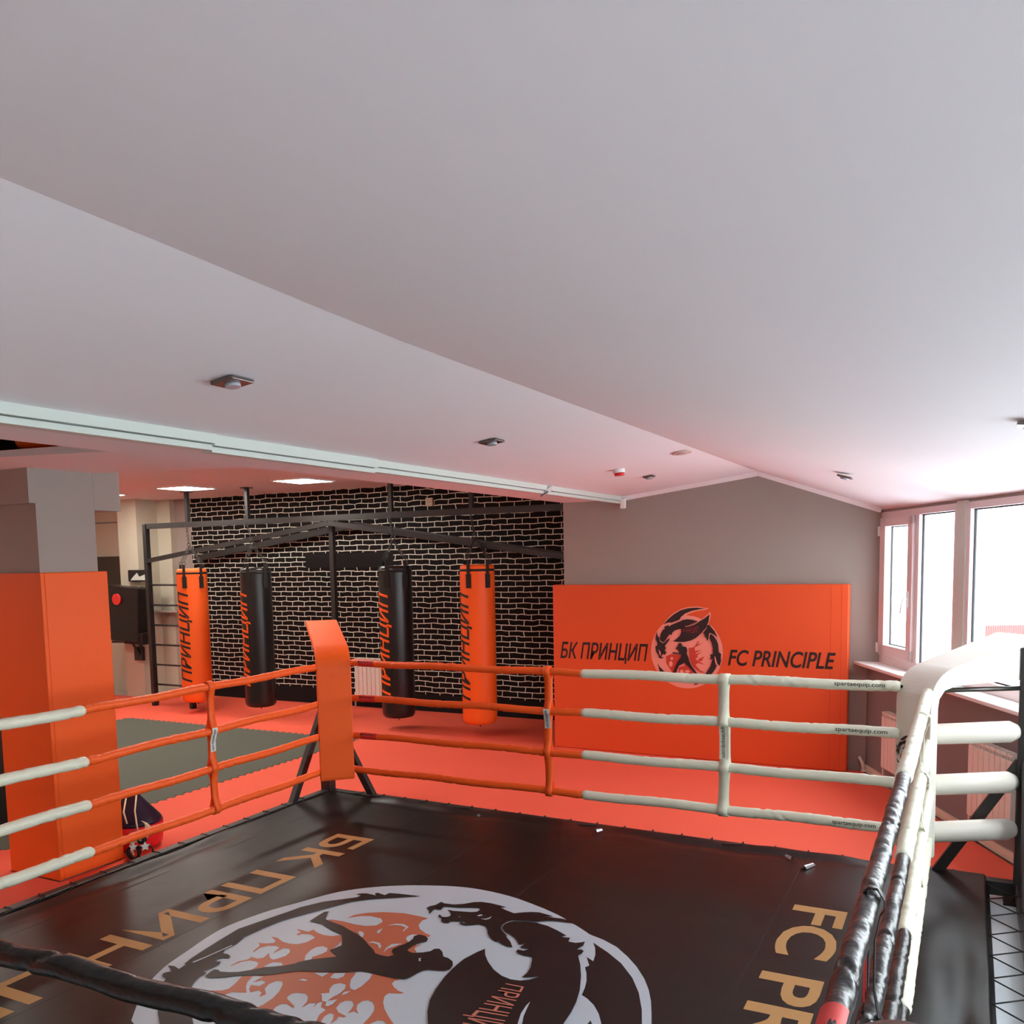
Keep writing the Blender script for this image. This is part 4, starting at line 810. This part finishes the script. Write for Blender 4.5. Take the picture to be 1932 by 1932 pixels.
for x, y, w_ in ((-9.2, .6, 'near the opening'), (-12.2, .6, 'near the left wall'), (-9.2, 3.0, 'beside the slab edge')): panel_lamp(x, y, 3.05, 'added unseen square ceiling lamp left of the ring, '+w_)  # added out of view to warm and brighten the column

def spot(x, y, z, tilt, label, sz=.13):
    ex = Vector((math.cos(tilt), 0, math.sin(tilt))); n_ = Vector((math.sin(tilt), 0, -math.cos(tilt))); ey = Vector((0, 1, 0)); c = Vector((x, y, z))
    e = empty('spotlight', c+n_*.02, label, 'spotlight', 'small square spotlights in the sloping ceiling')
    MB().obox(c+n_*.008, ex*(sz/2), ey*(sz/2), n_*.008).build('plate', M['chrome'], e, bevel=.003)
    MB().tube([c+n_*.012, c+n_*.03], .034, 16).build('lens', M['lens'], e)
M['lens'] = mat('frosted_lens', (176, 176, 184), .2)
tl = math.atan2(.205, 1.61); tr_ = math.atan2(2.772-3.235, 2.2)
spot(-2.864, 2.99, 3.134, tl, 'square chrome spotlight nearest the camera, on the left ceiling slope')
spot(-2.879, 5.39, 3.132, tl, 'small square spotlight in the middle of the left ceiling slope')
spot(-2.871, 8.69, 3.133, tl, 'small square spotlight farthest away, close to the smoke detector', .10)
spot(-.957, 8.13, 2.985, -.3, 'small square spotlight on the right ceiling slope above the orange panel', .12)
spot(.25, 5.0, 2.94, -.13, 'small square spotlight at the right edge of the photo, above the window')
e = empty('ceiling_cover', (-2.194, 7.57, 3.20), 'round flat pinkish cover on the ceiling beside the ridge', 'cover')
MB().tube([(-2.21, 7.57, 3.222), (-2.208, 7.57, 3.205)], .085, 24).build('disc', M['pinkcov'], e)
MB().tube([(-2.208, 7.57, 3.207), (-2.207, 7.57, 3.198)], .05, 20).build('hub', M['pinkcov'], e)
e = empty('smoke_detector', (-2.884, 7.86, 3.08), 'round white smoke detector with a red underside on the ceiling slope', 'smoke detector')
MB().tube([(-2.884, 7.86, 3.138), (-2.88, 7.86, 3.10)], .055, 20).build('housing', M['white'], e)
MB().tube([(-2.88, 7.86, 3.10), (-2.878, 7.86, 3.078)], .045, 20).build('base', M['redl'], e)
e = empty('motion_sensor', (-3.64, 10.05, 2.90), 'small white motion sensor hanging in the corner at the top of the grey wall', 'sensor')
MB().obox((-3.635, 10.04, 2.955), (.032, 0, 0), (0, .02, .004), (0, 0, .058)).build('housing', M['white'], e, bevel=.008)
MB().box((-3.65, 10.05, 2.99), (-3.62, 10.11, 3.01)).build('bracket', M['white'], e)
e = empty('camera_bracket', (-3.66, 7.98, 2.93), 'small white clip lamp fixed to the white ceiling trim', 'fixture')
MB().obox((-3.655, 7.98, 2.985), (.05, .02, .03), (-.008, .02, 0), (0, 0, .02)).build('body', M['white'], e, bevel=.004)
MB().obox((-3.67, 7.93, 2.955), (.03, .01, .02), (0, .012, 0), (0, 0, .008)).build('clip', M['grey'], e)
e = empty('wall_box', (-7.28, 11.6, 3.15), 'small beige square box high on the painted brick wall', 'junction box')
MB().box((-7.345, 11.585, 3.145), (-7.22, YB-.001, 3.265)).build('cover', mat('beige_plastic', (206, 190, 160), .5), e, bevel=.006)
MB().box((-7.33, 11.582, 3.20), (-7.235, 11.586, 3.206)).build('slot', M['grey'], e)

# ------------------------------------------------------------------ radiators
def radiator(P, u, n, ns, z0, z1, label):
    """P corner at floor, u along the wall, n out from the wall"""
    P, u, n = Vector(P), Vector(u), Vector(n); c = P+u*(ns*.04)
    e = empty('radiator', (c.x, c.y, z0-.06), label, 'radiator', 'white sectional radiators')
    for i in range(ns):
        q = P+u*(.08*i+.04)+n*.06
        s_ = MB()
        s_.obox(q+n*.035+Vector((0, 0, (z0+z1-.05)/2)), u*.037, n*.006, Vector((0, 0, (z1-.05-z0)/2)))
        s_.obox(q+Vector((0, 0, (z0+z1)/2)), u*.006, n*.035, Vector((0, 0, (z1-z0)/2-.02)))
        s_.obox(q-n*.032+Vector((0, 0, (z0+z1)/2)), u*.034, n*.004, Vector((0, 0, (z1-z0)/2-.03)))
        for sgn in (-1, 1): s_.obox(q+u*(sgn*.033)+Vector((0, 0, z1-.03)), u*.003, n*.036, Vector((0, 0, .03)))
        s_.obox(q+n*.033+Vector((0, 0, z1-.012)), u*.037, n*.004, Vector((0, 0, .012)))
        s_.obox(q-n*.033+Vector((0, 0, z1-.012)), u*.037, n*.004, Vector((0, 0, .012)))
        s_.build('section', M['rad'], e, bevel=.003)
    a = P+n*.06
    MB().tube([a+u*(-.03)+Vector((0, 0, z0+.12)), a+u*(-.03)+Vector((0, 0, .0))], .012, 8).tube([a+u*(-.03)+Vector((0, 0, z0+.10)), a+u*.02+Vector((0, 0, z0+.10))], .014, 8).build('pipe', M['rad'], e)
u3 = Vector((WU.x, WU.y, 0)); n3 = -Vector((WN.x, WN.y, 0))
radiator(W(.68, -.005, 0), u3, n3, 8, .2, .76, 'pinkish white radiator under the opening window, partly behind the white corner pad')
radiator(W(2.40, -.005, 0), u3, n3, 8, .22, .84, 'pinkish white radiator under the large window at the right edge')
radiator((-8.72, YB-.005, 0), (1, 0, 0), (0, -1, 0), 9, .12, .80, 'white radiator against the painted brick wall behind the black bag')
e = empty('pipe', (-1.03, 10.05, .0), 'bent white pipe end at the foot of the grey corner', 'pipe')
MB().tube([W(.06, -.03, .0), W(.06, -.05, .10), W(.02, -.06, .13), W(-.02, -.05, .14)], .02, 10).build('elbow', M['rad'], e)
MB().tube([W(.06, -.03, .0), W(.06, -.035, .02)], .03, 12).build('collar', M['rad'], e)

# ------------------------------------------------------------------ left back: wall target, shelf, dark screen
e = empty('wall_target', (-13.05, 10.9, .98), 'black padded wall target box with a red dot on the back-left pillar', 'punching target')
MB().obox((-13.03, 10.80, 1.50), (.40, .05, -.03), (-.02, .16, 0), (.03, 0, .47)).build('cushion', M['black'], e, bevel=.02)
MB().obox((-12.80, 10.84, 1.08), (.21, .02, -.01), (-.02, .14, 0), (0, 0, .1)).build('skirt', M['strap'], e, bevel=.01)
MB().tube([(-13.03, 10.605, 1.755), (-13.03, 10.64, 1.755)], .095, 28).build('dot', M['tagred'], e, label='red dot')
MB().box((-13.15, 10.98, 2.05), (-12.63, 11.04, 2.25)).build('back_board', M['black'], e, bevel=.01)
MB().prism([(-.20, 0), (.18, 0), (.16, .10), (.02, .06), (-.03, .13), (-.12, .07)], lambda a, b, t: (-12.88+a, 10.975-t, 2.07+b), 0, .004).build('pale_print', M['trimw'], e)
mb = MB(); mb.bar((-13.6, 10.95, .98), (-12.95, 10.98, 1.0), .04); mb.bar((-13.1, 10.9, 1.05), (-12.95, 10.98, .75), .03); mb.bar((-12.95, 11.0, .75), (-12.95, 11.0, 1.05), .03)
mb.box((-13.1, 10.98, .66), (-12.9, 11.04, .9)); mb.build('bracket', M['steel'], e)
e = empty('wall_screen', (-14.5, 11.6, 2.0), 'dark rectangular wall screen seen between the column and the pale pillar', 'screen')
MB().box((-14.95, 11.54, 1.98), (-13.6, YB-.002, 2.50)).build('screen', mat('dark_screen', (58, 50, 42), .4), e, bevel=.01)
MB().box((-14.97, 11.55, 1.95), (-13.58, YB-.004, 1.98)).build('lower_edge', M['grey'], e)
MB().box((XL, YB-.02, 3.12), (-13.42, YB-.002, 3.14)).build('trim_6', M['grey'], **S)
e = empty('shelf', (-12.5, 11.5, 1.45), 'small grey wall shelf beside the painted brick wall', 'shelf')
MB().box((-12.93, 11.30, 1.49), (-12.35, 11.49, 1.52)).build('board', M['wall'], e)
MB().prism([(11.49, 1.49), (11.49, 1.40), (11.32, 1.49)], lambda a, b, t: (t, a, b), -12.8, -12.77).build('bracket', M['wall'], e)

# left edge: storage behind the column
e = empty('storage_box', (-8.3, 5.35, 0), 'black storage box half hidden behind the orange column', 'storage box')
MB().box((-9.0, 4.95, .003), (-7.55, 5.75, 1.02)).build('body', M['black'], e, bevel=.01)
MB().box((-9.02, 4.93, 1.02), (-7.53, 5.77, 1.05)).build('lid', M['grey'], e, bevel=.006)
e = empty('crate', (-8.2, 5.35, 1.05), 'blue-grey plastic crate standing on the black storage box', 'crate')
MB().box((-8.8, 5.1, 1.052), (-7.62, 5.6, 1.36)).build('body', M['grey'], e, bevel=.02)
MB().box((-8.83, 5.07, 1.34), (-7.6, 5.63, 1.37)).build('rim', M['grey'], e, bevel=.006)
e = empty('bolster', (-5.0, 3.9, 3.16), 'orange padded bolster lying in the dark opening above the ceiling slab', 'bolster')
MB().tube([(-5.36, 3.72, 3.13), (-5.33, 3.72, 3.13), (-4.72, 3.72, 3.115), (-4.68, 3.72, 3.115)], lambda i, an: (.035, .045, .045, .035)[i], 20).build('body', M['orange'], e)


# ------------------------------------------------------------------ gear beside the column
BXc, BYc = -6.17, 5.07
e = empty('floor_bag', (BXc, BYc, 0), 'short red and navy training bag standing on the mat beside the orange column', 'training bag')
bd = MB().lathe((BXc, BYc, 0), [(.02, .003), (.18, .003), (.215, .03), (.23, .11), (.232, .18), (.228, .215)], 36).build('body', M['redl'], e)
MB().lathe((BXc, BYc, 0), [(.229, .212), (.218, .24), (.15, .32), (.085, .40), (.06, .43), (.055, .47), (.02, .475)], 36).build('neck', M['navy'], e, label='navy cone-shaped neck')
mb = MB()
mb.tube([(BXc+.02, BYc-.08, .43), (BXc+.08, BYc-.16, .34), (BXc+.15, BYc-.19, .26)], .007, 8)
mb.tube([(BXc+.05, BYc-.0, .45), (BXc+.14, BYc-.10, .34), (BXc+.20, BYc-.14, .26), (BXc+.21, BYc-.14, .20)], .007, 8)
mb.build('cord', M['ivory'], e)
e = empty('hand_wrap', (-5.90, 4.98, .0), 'loose ivory hand wrap draped on the red training bag', 'hand wrap')
mb = MB(); pts = [(-5.93, 4.95, .27), (-5.87, 4.97, .25), (-5.855, 4.95, .19), (-5.89, 4.90, .145), (-5.95, 4.87, .125)]
vs = []
for i, q in enumerate(pts):
    q = Vector(q); vs += [q+Vector((-.025, -.02, .012)), q+Vector((.025, .01, -.016))]
o = mb.add(vs, [(2*i, 2*i+1, 2*i+3, 2*i+2) for i in range(4)], True).build('band', M['ivory'], e)
sd = o.modifiers.new('thick', 'SOLIDIFY'); sd.thickness = .014; ss = o.modifiers.new('soft', 'SUBSURF'); ss.levels = 2; ss.render_levels = 2
MB().tube([(-5.95, 4.87, .125), (-5.97, 4.86, .07), (-5.96, 4.87, .01)], .016, 8).build('tail', M['ivory'], e)
def star(c, R, n_, up):
    c, n_, up = Vector(c), Vector(n_).normalized(), Vector(up); rt_ = up.cross(n_).normalized(); up = n_.cross(rt_)
    pl = [((R if i % 2 == 0 else R*.5)*math.cos(math.pi/2+i*math.pi/5), (R if i % 2 == 0 else R*.5)*math.sin(math.pi/2+i*math.pi/5)) for i in range(10)]
    return MB().prism(pl, lambda a, b, t: c+rt_*a+up*b+n_*t, 0, .004)
def cuff(x, y, z, rz, label, s=1.):
    e = empty('ankle_cuff', (x, y, z), label, 'ankle cuff', 'black cuffs with white stars beside the training bag')
    c = Vector((x, y, z+.055*s)); a1 = Vector((math.cos(rz), math.sin(rz), 0)); a2 = Vector((0, 0, 1)); fwd = a1.cross(a2)
    mb = MB(); n = 22; vs = []
    for i in range(n):
        a = 2*math.pi*i/n; d_ = a1*math.cos(a)+a2*math.sin(a)
        for (rr, k) in ((.047, -.022), (.055, -.022), (.055, .022), (.047, .022)): vs.append(c+d_*(rr*s)+fwd*(k*s))
    fs = [(i*4+k, ((i+1) % n)*4+k, ((i+1) % n)*4+(k+1) % 4, i*4+(k+1) % 4) for i in range(n) for k in range(4)]
    mb.add(vs, fs, True).build('band', M['strap'], e)
    fd = Vector((-x, -y, 1.2)).normalized()
    star(c+a2*.045*s+fd*.03, .036*s, fd, (0, 0, 1)).build('star_patch', M['trimw'], e)
cuff(-5.90, 4.83, .003, .3, 'black ankle cuff with a white star, left of its pair, before the red training bag')
cuff(-5.80, 4.86, .003, 1.0, 'black ankle cuff with a white star, right of its pair, before the red training bag', 1.1)
cuff(-5.86, 4.88, .115, -.3, 'black ankle cuff lying on top of the other two', .9)
